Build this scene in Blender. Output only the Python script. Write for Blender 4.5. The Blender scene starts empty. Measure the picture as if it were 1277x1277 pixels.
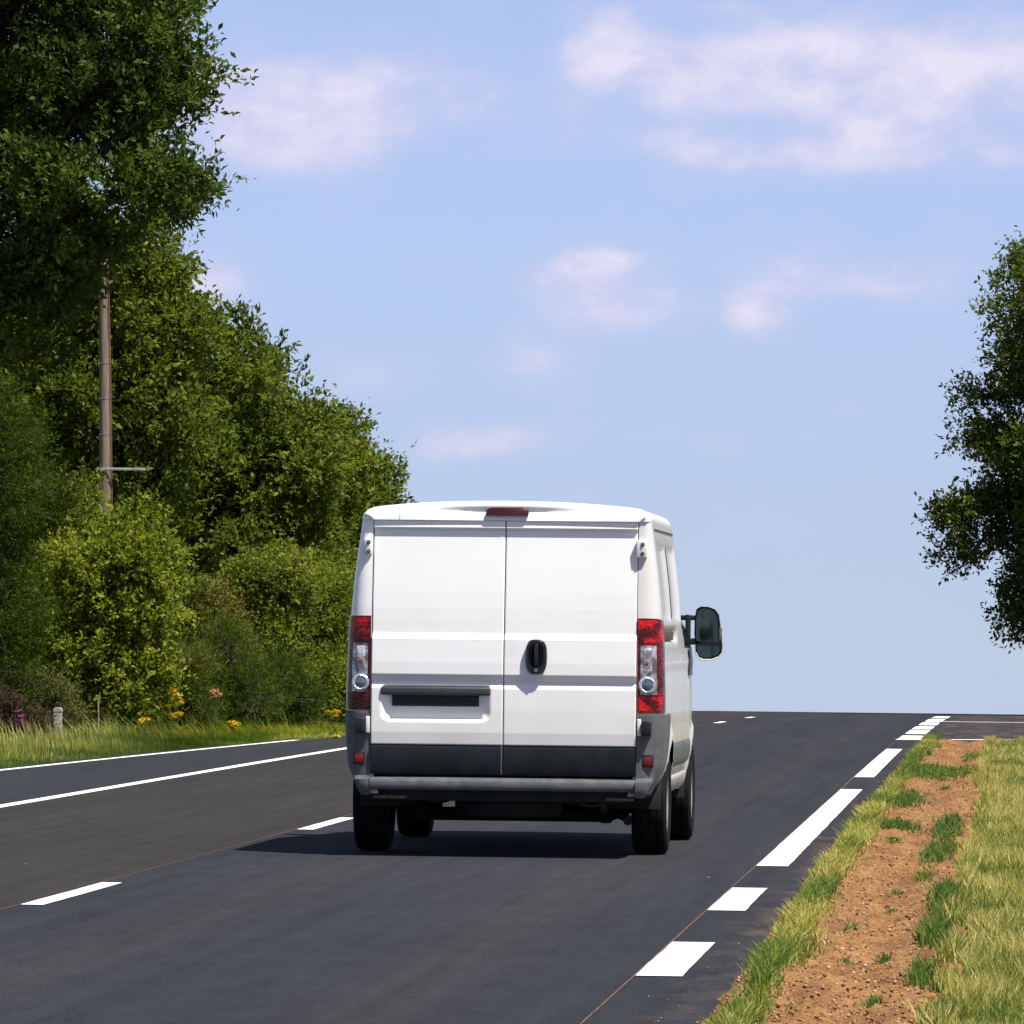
import bpy, math, random
import numpy as np
C = bpy.context.scene.collection
sc = bpy.context.scene
R = math.radians
random.seed(7)

# ------------------------------------------------------------------ camera
YAW, PITCH, ROLL, EYE, FPX = R(-4.461), R(1.05), R(0.605), 1.467, 8000.0
cam_d = bpy.data.cameras.new('camera'); cam = bpy.data.objects.new('camera', cam_d); C.objects.link(cam)
cam_d.sensor_width = 36; cam_d.lens = FPX / 1277 * 36; cam_d.clip_start = 0.5; cam_d.clip_end = 6000
from mathutils import Matrix, Vector
fw = Vector((math.sin(YAW)*math.cos(PITCH), math.cos(YAW)*math.cos(PITCH), math.sin(PITCH)))
rt = Vector((math.cos(YAW), -math.sin(YAW), 0)); up = rt.cross(fw)
c_, s_ = math.cos(ROLL), math.sin(ROLL)
R2 = rt*c_ + up*s_; U2 = up*c_ - rt*s_      # scene leans clockwise
cam.matrix_world = Matrix((( R2.x, U2.x, -fw.x, 0), (R2.y, U2.y, -fw.y, 0), (R2.z, U2.z, -fw.z, EYE), (0, 0, 0, 1)))
sc.camera = cam
sc.render.resolution_x = sc.render.resolution_y = 1024

def ray(px, py):
    u, w = px-638.5, py-638.5
    return fw*FPX + R2*u - U2*w
def at(px, py, Y):
    d = ray(px, py); t = Y/d.y
    return Vector((d.x*t, Y, d.z*t+EYE))

# ------------------------------------------------------------------ sun, sky, exposure
SUN = Vector((0.37, -0.27, 0.897)).normalized()
sun_d = bpy.data.lights.new('sun', 'SUN'); sun_d.energy = 4.9; sun_d.angle = R(0.53); sun_d.color = (1.0, 0.955, 0.88)
sun = bpy.data.objects.new('sun', sun_d); C.objects.link(sun)
sun.rotation_euler = (-SUN).to_track_quat('-Z', 'Y').to_euler(); sun.location = (20, -20, 60)
sc.view_settings.view_transform = 'Standard'; sc.view_settings.look = 'None'
sc.view_settings.exposure = 0.65; sc.view_settings.gamma = 1

world = bpy.data.worlds.new('World'); sc.world = world; world.use_nodes = True
nt = world.node_tree; nt.nodes.clear()
def N(nt, t, **k):
    n = nt.nodes.new(t)
    for a, b in k.items():
        if a.startswith('i_'): n.inputs[a[2:]].default_value = b
        else: setattr(n, a, b)
    return n
def M(nt, op, a, b=None, c=None, clamp=False):
    n = nt.nodes.new('ShaderNodeMath'); n.operation = op; n.use_clamp = clamp
    for i, v in enumerate((a, b, c)):
        if v is None: continue
        if isinstance(v, (int, float)): n.inputs[i].default_value = v
        else: nt.links.new(v, n.inputs[i])
    return n.outputs[0]
tc = N(nt, 'ShaderNodeTexCoord'); sep = N(nt, 'ShaderNodeSeparateXYZ'); nt.links.new(tc.outputs['Generated'], sep.inputs[0])
zz = M(nt, 'MULTIPLY_ADD', M(nt, 'MAXIMUM', sep.outputs[2], 0.0), 1.6, 0.13)
cmb = N(nt, 'ShaderNodeCombineXYZ'); nt.links.new(sep.outputs[0], cmb.inputs[0]); nt.links.new(sep.outputs[1], cmb.inputs[1]); nt.links.new(zz, cmb.inputs[2])
nrm = N(nt, 'ShaderNodeVectorMath', operation='NORMALIZE'); nt.links.new(cmb.outputs[0], nrm.inputs[0])
sky = N(nt, 'ShaderNodeTexSky', sky_type='NISHITA', sun_disc=False)
sky.sun_elevation = math.asin(SUN.z); sky.sun_rotation = math.atan2(SUN.x, SUN.y); sky.altitude = 100; sky.air_density = 1.0; sky.dust_density = 0.6; sky.ozone_density = 2.0
nt.links.new(nrm.outputs[0], sky.inputs[0])
tint = N(nt, 'ShaderNodeMix', data_type='RGBA', blend_type='MULTIPLY'); tint.inputs[0].default_value = 1
nt.links.new(sky.outputs[0], tint.inputs[6]); tint.inputs[7].default_value = (1.15, 0.94, 0.92, 1)
hz = N(nt, 'ShaderNodeVectorMath', operation='SCALE'); nt.links.new(tint.outputs[2], hz.inputs[0])
zq = M(nt, 'DIVIDE', M(nt, 'SUBTRACT', M(nt, 'MAXIMUM', sep.outputs[2], 0.0), 0.12), 0.13)
nt.links.new(M(nt, 'MULTIPLY_ADD', M(nt, 'EXPONENT', M(nt, 'MULTIPLY', M(nt, 'MULTIPLY', zq, zq), -1.0)), 1.5, 1.0), hz.inputs[3])   # pale summer haze low in the air
# soft cumulus, fixed in world direction
yy = M(nt, 'MAXIMUM', sep.outputs[1], 0.05)
U = M(nt, 'DIVIDE', sep.outputs[0], yy); V = M(nt, 'DIVIDE', sep.outputs[2], yy)
uv = N(nt, 'ShaderNodeCombineXYZ'); nt.links.new(U, uv.inputs[0]); nt.links.new(M(nt, 'MULTIPLY', V, 1.7), uv.inputs[1])
nz = N(nt, 'ShaderNodeTexNoise', i_Scale=62.0, i_Detail=9.0, i_Roughness=0.62); nt.links.new(uv.outputs[0], nz.inputs['Vector'])
nz2 = N(nt, 'ShaderNodeTexNoise', i_Scale=24.0, i_Detail=4.0, i_Roughness=0.5); nt.links.new(uv.outputs[0], nz2.inputs['Vector'])
tot = None
for (cx, cy, rx, ry, a) in [(420,130,170,50,.78),(300,120,90,45,.6),(380,195,80,25,.35),(250,370,50,45,.85),(545,555,50,22,.5),(620,548,50,18,.5),(455,475,50,25,.25),
        (750,60,45,38,.75),(850,90,55,34,.8),(980,60,60,28,.75),(1080,125,70,38,.7),(1220,70,110,50,.7),(980,110,130,50,.4),(1050,195,170,24,.6),(1210,150,90,40,.4),(900,5,130,14,.3),
        (745,326,40,12,.75),(765,375,75,36,.65),(665,450,42,30,.4),(943,395,34,26,.7),(1020,350,75,36,.5),(1170,350,75,30,.45),(700,350,60,30,.4),(800,470,110,30,.18),(880,545,90,24,.28),(1080,490,160,30,.12),(860,180,60,22,.3)]:
    d = ray(cx, cy); u0, v0 = d.x/d.y, d.z/d.y
    a1 = M(nt, 'MULTIPLY', M(nt, 'SUBTRACT', U, u0), FPX/rx); b1 = M(nt, 'MULTIPLY', M(nt, 'SUBTRACT', V, v0), FPX/ry)
    g = M(nt, 'MULTIPLY', M(nt, 'EXPONENT', M(nt, 'MULTIPLY', M(nt, 'ADD', M(nt, 'MULTIPLY', a1, a1), M(nt, 'MULTIPLY', b1, b1)), -.62)), a*1.35)
    tot = g if tot is None else M(nt, 'ADD', tot, g)
fb = M(nt, 'ADD', M(nt, 'MULTIPLY', nz.outputs[0], .62), M(nt, 'MULTIPLY', nz2.outputs[0], .38))
fb = M(nt, 'MULTIPLY_ADD', fb, 3.2, -1.1, clamp=True)                       # about 0..1
cov = M(nt, 'MINIMUM', M(nt, 'ADD', tot, .13), 1.25)
sm = N(nt, 'ShaderNodeMapRange', interpolation_type='SMOOTHSTEP'); nt.links.new(M(nt, 'ADD', fb, M(nt, 'MULTIPLY', cov, .85)), sm.inputs[0]); sm.inputs[1].default_value = .50; sm.inputs[2].default_value = 1.80
mask = M(nt, 'MULTIPLY', sm.outputs[0], M(nt, 'MINIMUM', M(nt, 'MULTIPLY', cov, 1.05), .78), clamp=True)
ccol = N(nt, 'ShaderNodeMix', data_type='RGBA'); ccol.inputs[6].default_value = (8.5, 7.9, 10.1, 1); ccol.inputs[7].default_value = (10.6, 9.7, 11.1, 1)
nt.links.new(M(nt, 'MULTIPLY_ADD', M(nt, 'MULTIPLY', fb, cov), 1.5, -.45, clamp=True), ccol.inputs[0])
cm = N(nt, 'ShaderNodeMix', data_type='RGBA'); nt.links.new(mask, cm.inputs[0]); nt.links.new(hz.outputs[0], cm.inputs[6]); nt.links.new(ccol.outputs[2], cm.inputs[7])
bg = N(nt, 'ShaderNodeBackground'); bg.inputs[1].default_value = 0.055; nt.links.new(cm.outputs[2], bg.inputs[0])
wo = N(nt, 'ShaderNodeOutputWorld'); nt.links.new(bg.outputs[0], wo.inputs[0])

# ------------------------------------------------------------------ helpers
def tag(o, label=None, cat=None, group=None, kind=None):
    if label: o['label'] = label
    if cat: o['category'] = cat
    if group: o['group'] = group
    if kind: o['kind'] = kind
    return o
def empty(name, loc, **k):
    o = bpy.data.objects.new(name, None); C.objects.link(o); o.location = loc; o.empty_display_size = .3
    return tag(o, **k)
class MB:
    def __init__(s): s.v = []; s.f = []
    def grid(s, P, close=False, flip=False):
        P = np.asarray(P, float); m, n, _ = P.shape; b = len(s.v); s.v += [tuple(p) for p in P.reshape(-1, 3)]
        for i in range(m-1):
            for j in range(n if close else n-1):
                k = (j+1) % n
                q = (b+i*n+j, b+i*n+k, b+(i+1)*n+k, b+(i+1)*n+j)
                s.f.append(q[::-1] if flip else q)
        return s
    def box(s, a, b, bev=0.0):
        x0, y0, z0 = [min(p, q) for p, q in zip(a, b)]; x1, y1, z1 = [max(p, q) for p, q in zip(a, b)]
        bev = min(bev, (x1-x0)*.49, (y1-y0)*.49, (z1-z0)*.49)
        if bev <= 0:
            i = len(s.v)
            s.v += [(x0,y0,z0),(x1,y0,z0),(x1,y1,z0),(x0,y1,z0),(x0,y0,z1),(x1,y0,z1),(x1,y1,z1),(x0,y1,z1)]
            s.f += [tuple(i+k for k in q) for q in ((0,3,2,1),(4,5,6,7),(0,1,5,4),(1,2,6,5),(2,3,7,6),(3,0,4,7))]
            return s
        import bmesh
        bm = bmesh.new(); bmesh.ops.create_cube(bm, size=1)
        for v in bm.verts: v.co = Vector(((x0+x1)/2+v.co.x*(x1-x0), (y0+y1)/2+v.co.y*(y1-y0), (z0+z1)/2+v.co.z*(z1-z0)))
        bmesh.ops.bevel(bm, geom=bm.edges[:], offset=bev, segments=3, profile=.5, affect='EDGES')
        i = len(s.v); bm.verts.index_update(); s.v += [tuple(v.co) for v in bm.verts]; s.f += [tuple(i+v.index for v in f.verts) for f in bm.faces]; bm.free()
        return s
    def lathe(s, prof, c=(0,0,0), axis='x', seg=40, cap=True):   # prof: (along, radius)
        P = []
        for a, r in prof:
            row = []
            for k in range(seg):
                t = 2*math.pi*k/seg; p, q = r*math.cos(t), r*math.sin(t)
                row.append({'x': (c[0]+a, c[1]+p, c[2]+q), 'y': (c[0]+q, c[1]+a, c[2]+p), 'z': (c[0]+p, c[1]+q, c[2]+a)}[axis])
            P.append(row)
        b = len(s.v); s.grid(P, close=True, flip=True)
        if cap:
            s.f.append(tuple(b+k for k in range(seg))); s.f.append(tuple(b+(len(prof)-1)*seg+k for k in reversed(range(seg))))
        return s
    def tube(s, pts, rad, seg=8, cap=True):
        pts = [Vector(p) for p in pts]; rad = rad if isinstance(rad, (list, tuple)) else [rad]*len(pts); P = []
        for i, p in enumerate(pts):
            d = (pts[min(i+1, len(pts)-1)] - pts[max(i-1, 0)]).normalized()
            a = d.cross(Vector((0, 0, 1)) if abs(d.z) < .9 else Vector((1, 0, 0))).normalized(); b2 = d.cross(a)
            P.append([tuple(p + (a*math.cos(t)+b2*math.sin(t))*rad[i]) for t in [2*math.pi*k/seg for k in range(seg)]])
        b = len(s.v); s.grid(P, close=True)
        if cap:
            s.f.append(tuple(b+k for k in reversed(range(seg)))); s.f.append(tuple(b+(len(pts)-1)*seg+k for k in range(seg)))
        return s
    def prism(s, outline, y0, y1, bev=0):      # outline in (x,z), extruded along y, front (y0) edge chamfered
        n = len(outline); cx = sum(p[0] for p in outline)/n; cz = sum(p[1] for p in outline)/n; b = len(s.v)
        def ins(k, y): return [(cx+(x-cx)*k, y, cz+(z-cz)*k) for x, z in outline]
        rows = [ins(1, y1), ins(1, y0+bev)] + ([ins(.97, y0+bev*.3), ins(.93, y0)] if bev else [])
        s.grid(rows, close=True); m = len(rows)
        s.f.append(tuple(b+k for k in reversed(range(n)))); s.f.append(tuple(b+(m-1)*n+k for k in range(n)))
        return s
    def build(s, name, mat, parent=None, smooth=True, angle=35, **k):
        me = bpy.data.meshes.new(name); me.from_pydata(s.v, [], s.f); me.validate(); me.update()
        import bmesh
        bm = bmesh.new(); bm.from_mesh(me); bmesh.ops.recalc_face_normals(bm, faces=bm.faces[:]) if k.pop('recalc', True) else None
        bm.to_mesh(me); bm.free()
        if smooth:
            me.polygons.foreach_set('use_smooth', [True]*len(me.polygons))
            if angle < 180: me.set_sharp_from_angle(angle=R(angle))
        me.materials.append(mat)
        o = bpy.data.objects.new(name, me); C.objects.link(o)
        if parent: o.parent = parent
        return tag(o, **k)
def np_mesh(name, V, F, mat, parent=None, tint=None, smooth=False, **k):
    """V (n,3), F (m,k) arrays"""
    me = bpy.data.meshes.new(name); n, m, kk = len(V), len(F), F.shape[1]
    me.vertices.add(n); me.vertices.foreach_set('co', np.ascontiguousarray(V, np.float32).ravel())
    me.loops.add(m*kk); me.loops.foreach_set('vertex_index', np.ascontiguousarray(F, np.int32).ravel())
    me.polygons.add(m); me.polygons.foreach_set('loop_start', np.arange(0, m*kk, kk, dtype=np.int32)); me.polygons.foreach_set('loop_total', np.full(m, kk, np.int32))
    me.update(calc_edges=True)
    if smooth: me.polygons.foreach_set('use_smooth', np.ones(m, bool))
    if tint is not None:
        a = me.attributes.new('tint', 'FLOAT', 'FACE'); a.data.foreach_set('value', tint.astype(np.float32))
    me.materials.append(mat)
    o = bpy.data.objects.new(name, me); C.objects.link(o)
    if parent: o.parent = parent
    return tag(o, **k)

# ------------------------------------------------------------------ materials
def mat(name, col=(.5,.5,.5), rough=.5, metal=0, spec=.5, coat=0, coat_r=.05, **k):
    m = bpy.data.materials.new(name); m.use_nodes = True; p = m.node_tree.nodes['Principled BSDF']
    p.inputs['Base Color'].default_value = (*col, 1); p.inputs['Roughness'].default_value = rough; p.inputs['Metallic'].default_value = metal
    p.inputs['Specular IOR Level'].default_value = spec; p.inputs['Coat Weight'].default_value = coat; p.inputs['Coat Roughness'].default_value = coat_r
    return m
def nodes(m): return m.node_tree, m.node_tree.nodes['Principled BSDF']
def vary(m, scale, c1, c2, lo=.35, hi=.65, detail=6, rough=.6, stretch=(1,1,1), bump=0, bump_scale=None, obj=True):
    nt, p = nodes(m)
    tc = N(nt, 'ShaderNodeTexCoord'); mp = N(nt, 'ShaderNodeMapping'); mp.inputs['Scale'].default_value = stretch
    nt.links.new(tc.outputs['Object'], mp.inputs[0])
    n = N(nt, 'ShaderNodeTexNoise', i_Scale=scale, i_Detail=detail, i_Roughness=rough); nt.links.new(mp.outputs[0], n.inputs['Vector'])
    r = N(nt, 'ShaderNodeValToRGB'); r.color_ramp.elements[0].position = lo; r.color_ramp.elements[1].position = hi
    r.color_ramp.elements[0].color = (*c1, 1); r.color_ramp.elements[1].color = (*c2, 1)
    nt.links.new(n.outputs[0], r.inputs[0]); nt.links.new(r.outputs[0], p.inputs['Base Color'])
    if bump:
        n2 = N(nt, 'ShaderNodeTexNoise', i_Scale=bump_scale or scale, i_Detail=4.0); nt.links.new(mp.outputs[0], n2.inputs['Vector'])
        b = N(nt, 'ShaderNodeBump', i_Strength=1.0, i_Distance=bump); nt.links.new(n2.outputs[0], b.inputs['Height']); nt.links.new(b.outputs[0], p.inputs['Normal'])
    return m
def mixc(nt, f, a, b, blend='MIX'):
    n = N(nt, 'ShaderNodeMix', data_type='RGBA', blend_type=blend)
    for i, v in ((0, f), (6, a), (7, b)):
        if isinstance(v, (int, float)): n.inputs[i].default_value = v
        elif isinstance(v, tuple): n.inputs[i].default_value = (*v, 1)
        else: nt.links.new(v, n.inputs[i])
    return n.outputs[2]
def ramp(nt, x, lo, hi, a=0.0, b=1.0):
    n = N(nt, 'ShaderNodeMapRange'); n.clamp = True
    for i, v in enumerate((x, lo, hi, a, b)):
        if isinstance(v, (int, float)): n.inputs[i].default_value = v
        else: nt.links.new(v, n.inputs[i])
    return n.outputs[0]
def noise(nt, vec, scale, detail=4, rough=.55, stretch=None):
    if stretch:
        mp = N(nt, 'ShaderNodeMapping'); mp.inputs['Scale'].default_value = stretch; nt.links.new(vec, mp.inputs[0]); vec = mp.outputs[0]
    n = N(nt, 'ShaderNodeTexNoise', i_Scale=float(scale), i_Detail=float(detail), i_Roughness=rough); nt.links.new(vec, n.inputs['Vector'])
    return n.outputs[0]

# white van paint with road grime (grime gathers low down and in blotches)
paint = mat('white_paint', (.8,.8,.8), .32, coat=.35, coat_r=.06)
nt, p = nodes(paint); tcn = N(nt, 'ShaderNodeTexCoord'); sp = N(nt, 'ShaderNodeSeparateXYZ'); nt.links.new(tcn.outputs['Object'], sp.inputs[0])
oc = tcn.outputs['Object']
low = ramp(nt, sp.outputs[2], 1.25, .45)
g1 = ramp(nt, noise(nt, oc, 2.2, 6), .35, .75); g2 = ramp(nt, noise(nt, oc, 30, 5, stretch=(1, 1, .25)), .45, .8)
gr = M(nt, 'ADD', M(nt, 'MULTIPLY', low, M(nt, 'MULTIPLY_ADD', g1, .40, .22)), M(nt, 'MULTIPLY', g2, .025), clamp=True)
gr2 = M(nt, 'ADD', gr, M(nt, 'MULTIPLY', ramp(nt, noise(nt, oc, 1.1, 3), .45, .8), .10), clamp=True)
stn = M(nt, 'MULTIPLY', M(nt, 'EXPONENT', M(nt, 'MULTIPLY', M(nt, 'ADD', M(nt, 'POWER', M(nt, 'ABSOLUTE', M(nt, 'DIVIDE', M(nt, 'SUBTRACT', sp.outputs[0], .05), .05)), 2.0), M(nt, 'POWER', M(nt, 'ABSOLUTE', M(nt, 'DIVIDE', M(nt, 'SUBTRACT', sp.outputs[2], 1.33), .09)), 2.0)), -1.0)), M(nt, 'MULTIPLY_ADD', g1, .25, .12))
gr2 = M(nt, 'ADD', gr2, stn, clamp=True)      # hand-grime beside the shut line
nt.links.new(mixc(nt, gr2, (.88,.88,.865), (.50,.46,.35)), p.inputs['Base Color'])
nt.links.new(M(nt, 'MULTIPLY_ADD', gr2, .5, .3), p.inputs['Roughness'])
bmp = N(nt, 'ShaderNodeBump', i_Strength=.5, i_Distance=.004); nt.links.new(noise(nt, oc, 3, 2), bmp.inputs['Height']); nt.links.new(bmp.outputs[0], p.inputs['Normal'])
paint_side = paint.copy(); paint_side.name = 'white_paint_shaded_side'  # darker copy for right side and sills, shade put into the paint colour
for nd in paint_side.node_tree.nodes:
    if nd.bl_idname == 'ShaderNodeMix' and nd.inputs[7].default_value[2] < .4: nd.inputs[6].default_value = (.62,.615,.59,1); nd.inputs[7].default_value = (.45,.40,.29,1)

plastic = vary(mat('grey_bumper_plastic', rough=.55), 14, (.070,.074,.080), (.115,.118,.120), bump=.0008, bump_scale=400)
strip_m = vary(mat('black_rubber_trim', rough=.6, spec=.2), 9, (.007,.010,.013), (.014,.018,.022))
black = mat('black_plastic', (.010,.011,.011), .32)
seam_m = mat('dark_seam', (.012,.012,.012), .8)
under = vary(mat('underbody_black', rough=.85), 6, (.006,.006,.006), (.018,.016,.013))
rubber = vary(mat('tyre_rubber', rough=.9, spec=.15), 18, (.005,.005,.005), (.012,.011,.010), bump=.002, bump_scale=60)
alloy = vary(mat('silver_wheel_trim', rough=.35, metal=.6), 12, (.35,.35,.34), (.55,.55,.54))
steel = mat('dull_steel', (.30,.30,.29), .45, .8)
hinge_m = mat('hinge_white', (.72,.72,.70), .4, coat=.2)
bolt_m = mat('bolt_dark', (.06,.06,.06), .5, .5)
glass = mat('dark_glass', (.008,.012,.014), .05, spec=.8)
mirror_m = mat('mirror_glass', (.055,.075,.078), .04, 1.0)
def lens(name, c1, c2, sc_, metal=.0, rough=.12):
    m = mat(name, c1, rough, metal, spec=.35, coat=.12, coat_r=.08); nt, p = nodes(m); t = N(nt, 'ShaderNodeTexCoord')
    v = N(nt, 'ShaderNodeTexVoronoi', i_Scale=sc_); nt.links.new(t.outputs['Object'], v.inputs['Vector'])
    w = noise(nt, t.outputs['Object'], 13, 2)
    x = M(nt, 'MULTIPLY', ramp(nt, v.outputs[0], .1, .6, .35, 1), ramp(nt, w, .40, .60))
    nt.links.new(mixc(nt, x, c1, c2), p.inputs['Base Color'])
    b = N(nt, 'ShaderNodeBump', i_Strength=.8, i_Distance=.003); nt.links.new(v.outputs[0], b.inputs['Height']); nt.links.new(b.outputs[0], p.inputs['Normal'])
    return m
red_lens = lens('red_lens', rough=.25, c1=(.060,.001,.001), c2=(.62,.004,.004), sc_=55)
darkred_lens = lens('dark_red_lens', (.035,.001,.001), (.17,.002,.002), 55)
clear_lens = lens('clear_lens', (.13,.12,.135), (.55,.54,.58), 28, .5, .15)
reflector_red = mat('red_reflector', (.15,.003,.003), .3, coat=.3)
brake_red = mat('brake_lens', (.055,.003,.005), .35, coat=.15)
lamp_ring = lens('reverse_lamp_ring', (.45,.46,.48), (.85,.86,.88), 160, .5)
lamp_core = mat('reverse_lamp_core', (.10,.15,.20), .15, .3, coat=1)
amber = mat('amber_bulb', (.42,.13,.05), .25, coat=.6)

# ------------------------------------------------------------------ ground levels
def zg(Y):
    if Y < 66.3: return 0.0
    if Y < 300: return -5.87e-5*(Y-66.3)**2
    return -5.87e-5*(233.7)**2 - (Y-300)*0.0274 if Y < 1700 else -5.87e-5*(233.7)**2 - 38.4
zgv = np.vectorize(zg)
def strip(xl, xr, ys, dz, nx=1):
    """ribbon between two edge functions following the ground"""
    P = []
    for Y in ys:
        a, b = xl(Y), xr(Y); P.append([(a+(b-a)*k/nx, Y, zg(Y)+dz) for k in range(nx+1)])
    return MB().grid(P, flip=True)
def frange(a, b, s):
    n = max(1, int(math.ceil((b-a)/s))); return [a+(b-a)*k/n for k in range(n+1)]

ground_m = mat('ground_soil', rough=.95)
vary(ground_m, .6, (.055,.062,.018), (.12,.11,.04), bump=.03, bump_scale=6)
xs = [-1500,-400,-120,-60,-30,-15,0,15,30,60,120,400,1500]
ysg = [-60,-20]+frange(0, 300, 6)+frange(330, 1700, 60)+[2000, 3000]
MB().grid([[(x, y, zg(y)-.045) for x in xs] for y in ysg], flip=True).build('ground', ground_m, recalc=False, kind='structure')

# asphalt
asph = mat('asphalt', rough=.85, spec=.25); nt, p = nodes(asph)
g = N(nt, 'ShaderNodeNewGeometry'); pos = g.outputs['Position']; sx = N(nt, 'ShaderNodeSeparateXYZ'); nt.links.new(pos, sx.inputs[0]); X = sx.outputs[0]
wob = M(nt, 'MULTIPLY_ADD', noise(nt, pos, .8, 3, stretch=(1, .15, 1)), .5, -.25); Xw = M(nt, 'ADD', X, wob)
own, left, shoulder = (.0178,.0194,.0255), (.0225,.0203,.0197), (.0190,.0215,.0255)
c0 = mixc(nt, ramp(nt, X, -5.17, -5.13), left, own)
c0 = mixc(nt, ramp(nt, Xw, -8.35, -8.0), shoulder, c0)
def band(c, w): # wheel-track band in X
    return M(nt, 'EXPONENT', M(nt, 'MULTIPLY', M(nt, 'POWER', M(nt, 'ABSOLUTE', M(nt, 'DIVIDE', M(nt, 'SUBTRACT', Xw, c), w)), 2.0), -1.0))
tr = M(nt, 'ADD', M(nt, 'ADD', band(-4.15, .32), band(-2.45, .32)), M(nt, 'ADD', band(-7.2, .3), band(-5.9, .3)), clamp=True)
c1 = mixc(nt, M(nt, 'MULTIPLY', tr, .45), c0, (.0275,.0255,.0260))
big = ramp(nt, noise(nt, pos, .25, 4, stretch=(1.6, .25, 1)), .3, .7)
c2 = mixc(nt, big, c1, (.80,.80,.82), 'MULTIPLY'); 
nt.nodes[-1].inputs[0].default_value = 0
big2 = M(nt, 'MULTIPLY_ADD', big, .22, .89)
sc3 = N(nt, 'ShaderNodeVectorMath', operation='SCALE'); nt.links.new(c1, sc3.inputs[0]); nt.links.new(big2, sc3.inputs[3])
fine = M(nt, 'ADD', M(nt, 'MULTIPLY_ADD', noise(nt, pos, 55, 3, .7), 2.4, -.20), M(nt, 'MULTIPLY_ADD', noise(nt, pos, 5, 4, .7, stretch=(1, .30, 1)), 1.0, -.5))
st1 = M(nt, 'MULTIPLY_ADD', noise(nt, pos, 150, 3, .75, stretch=(1, .06, 1)), 2.4, -1.2)      # rolled aggregate drawn out along the lane
st2 = M(nt, 'MULTIPLY_ADD', noise(nt, pos, 7, 4, .6, stretch=(1, .025, 1)), 1.1, -.55)
fine = M(nt, 'ADD', fine, M(nt, 'ADD', st1, st2))
sc4 = N(nt, 'ShaderNodeVectorMath', operation='SCALE'); nt.links.new(sc3.outputs[0], sc4.inputs[0]); nt.links.new(fine, sc4.inputs[3])
# dust washed from the verge onto the right edge, and a dark oil spot
dust = M(nt, 'MULTIPLY', ramp(nt, Xw, -1.45, -1.05), ramp(nt, noise(nt, pos, 2.5, 5, stretch=(1.5, .5, 1)), .46, .72))
spk = ramp(nt, noise(nt, pos, 38, 2, .8), .66, .74)
c5 = mixc(nt, M(nt, 'MULTIPLY', dust, .55), sc4.outputs[0], (.19,.12,.07))
c5 = mixc(nt, M(nt, 'MULTIPLY', spk, M(nt, 'MULTIPLY_ADD', dust, .7, .05)), c5, (.28,.24,.20))
def spot(cx, cy, rx, ry):
    a = M(nt, 'DIVIDE', M(nt, 'SUBTRACT', Xw, cx), rx); b = M(nt, 'DIVIDE', M(nt, 'SUBTRACT', sx.outputs[1], cy), ry)
    return M(nt, 'EXPONENT', M(nt, 'MULTIPLY', M(nt, 'ADD', M(nt, 'MULTIPLY', a, a), M(nt, 'MULTIPLY', b, b)), -1.0))
c5 = mixc(nt, M(nt, 'MULTIPLY', spot(-4.45, 28.6, .12, .5), .6), c5, (.018,.018,.022))
nt.links.new(c5, p.inputs['Base Color'])
b = N(nt, 'ShaderNodeBump', i_Strength=.7, i_Distance=.004); nt.links.new(noise(nt, pos, 120, 2), b.inputs['Height']); nt.links.new(b.outputs[0], p.inputs['Normal'])

def interp(pts):
    a = np.array(pts, float); return lambda Y: float(np.interp(Y, a[:, 0], a[:, 1]))
XL0 = interp([(-60,-12.2),(20,-11.9),(64,-10.32),(83.5,-9.6),(92,-9.35),(110,-9.1),(400,-9.1)])
rj = random.Random(3); jit = {}
def XR(Y):
    base = interp([(-60,-1.05),(25,-1.11),(40,-1.22),(84,-1.24),(88,-1.1),(90,-.4),(92,3),(94,12),(96,30),(400,30)])(Y)
    return base
road = strip(XL0, XR, frange(-40, 84, 2)+[85,86,87,88,89,90,91,92,93,94,95,96]+frange(100, 300, 5), 0.0, 6).build('road', asph, recalc=False, kind='structure')

wpaint = mat('road_paint', rough=.7, spec=.3); vary(wpaint, 30, (.50,.50,.49), (.84,.84,.83), .30, .44, stretch=(1, .4, 1), rough=.75)
def mark(name, x0, x1, y0, y1, dz=.004, mt=wpaint, step=4):
    if not callable(x0): a0 = x0; x0 = lambda Y: a0
    if not callable(x1): a1 = x1; x1 = lambda Y: a1
    rr = random.Random(int(y0*100)); ys = frange(y0, y1, min(step, .35) if y1-y0 < 25 else step)
    return strip(lambda Y: x0(Y)+rr.uniform(-.003, .003), lambda Y: x1(Y)+rr.uniform(-.003, .003), ys, dz).build(name, mt, road, recalc=False)
EX = -1.58
Y = 27.24-6.5
for L, G in [(3,3.5),(3,3.5),(3,3.5),(20.0,5.2),(17.0,99)]:
    mark('edge_dash', EX, EX+.20, Y, Y+L); Y += L+G
for k in range(-3, 8):
    y0 = 33.27+13*k; mark('centre_dash', -5.15, -5.03, y0, y0+3)
mark('edge_line', -8.16, -8.03, -40, 300)
mark('outer_edge_line', lambda Y: XL0(Y)+.17, lambda Y: XL0(Y)+.27, -40, 84, step=2)
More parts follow.
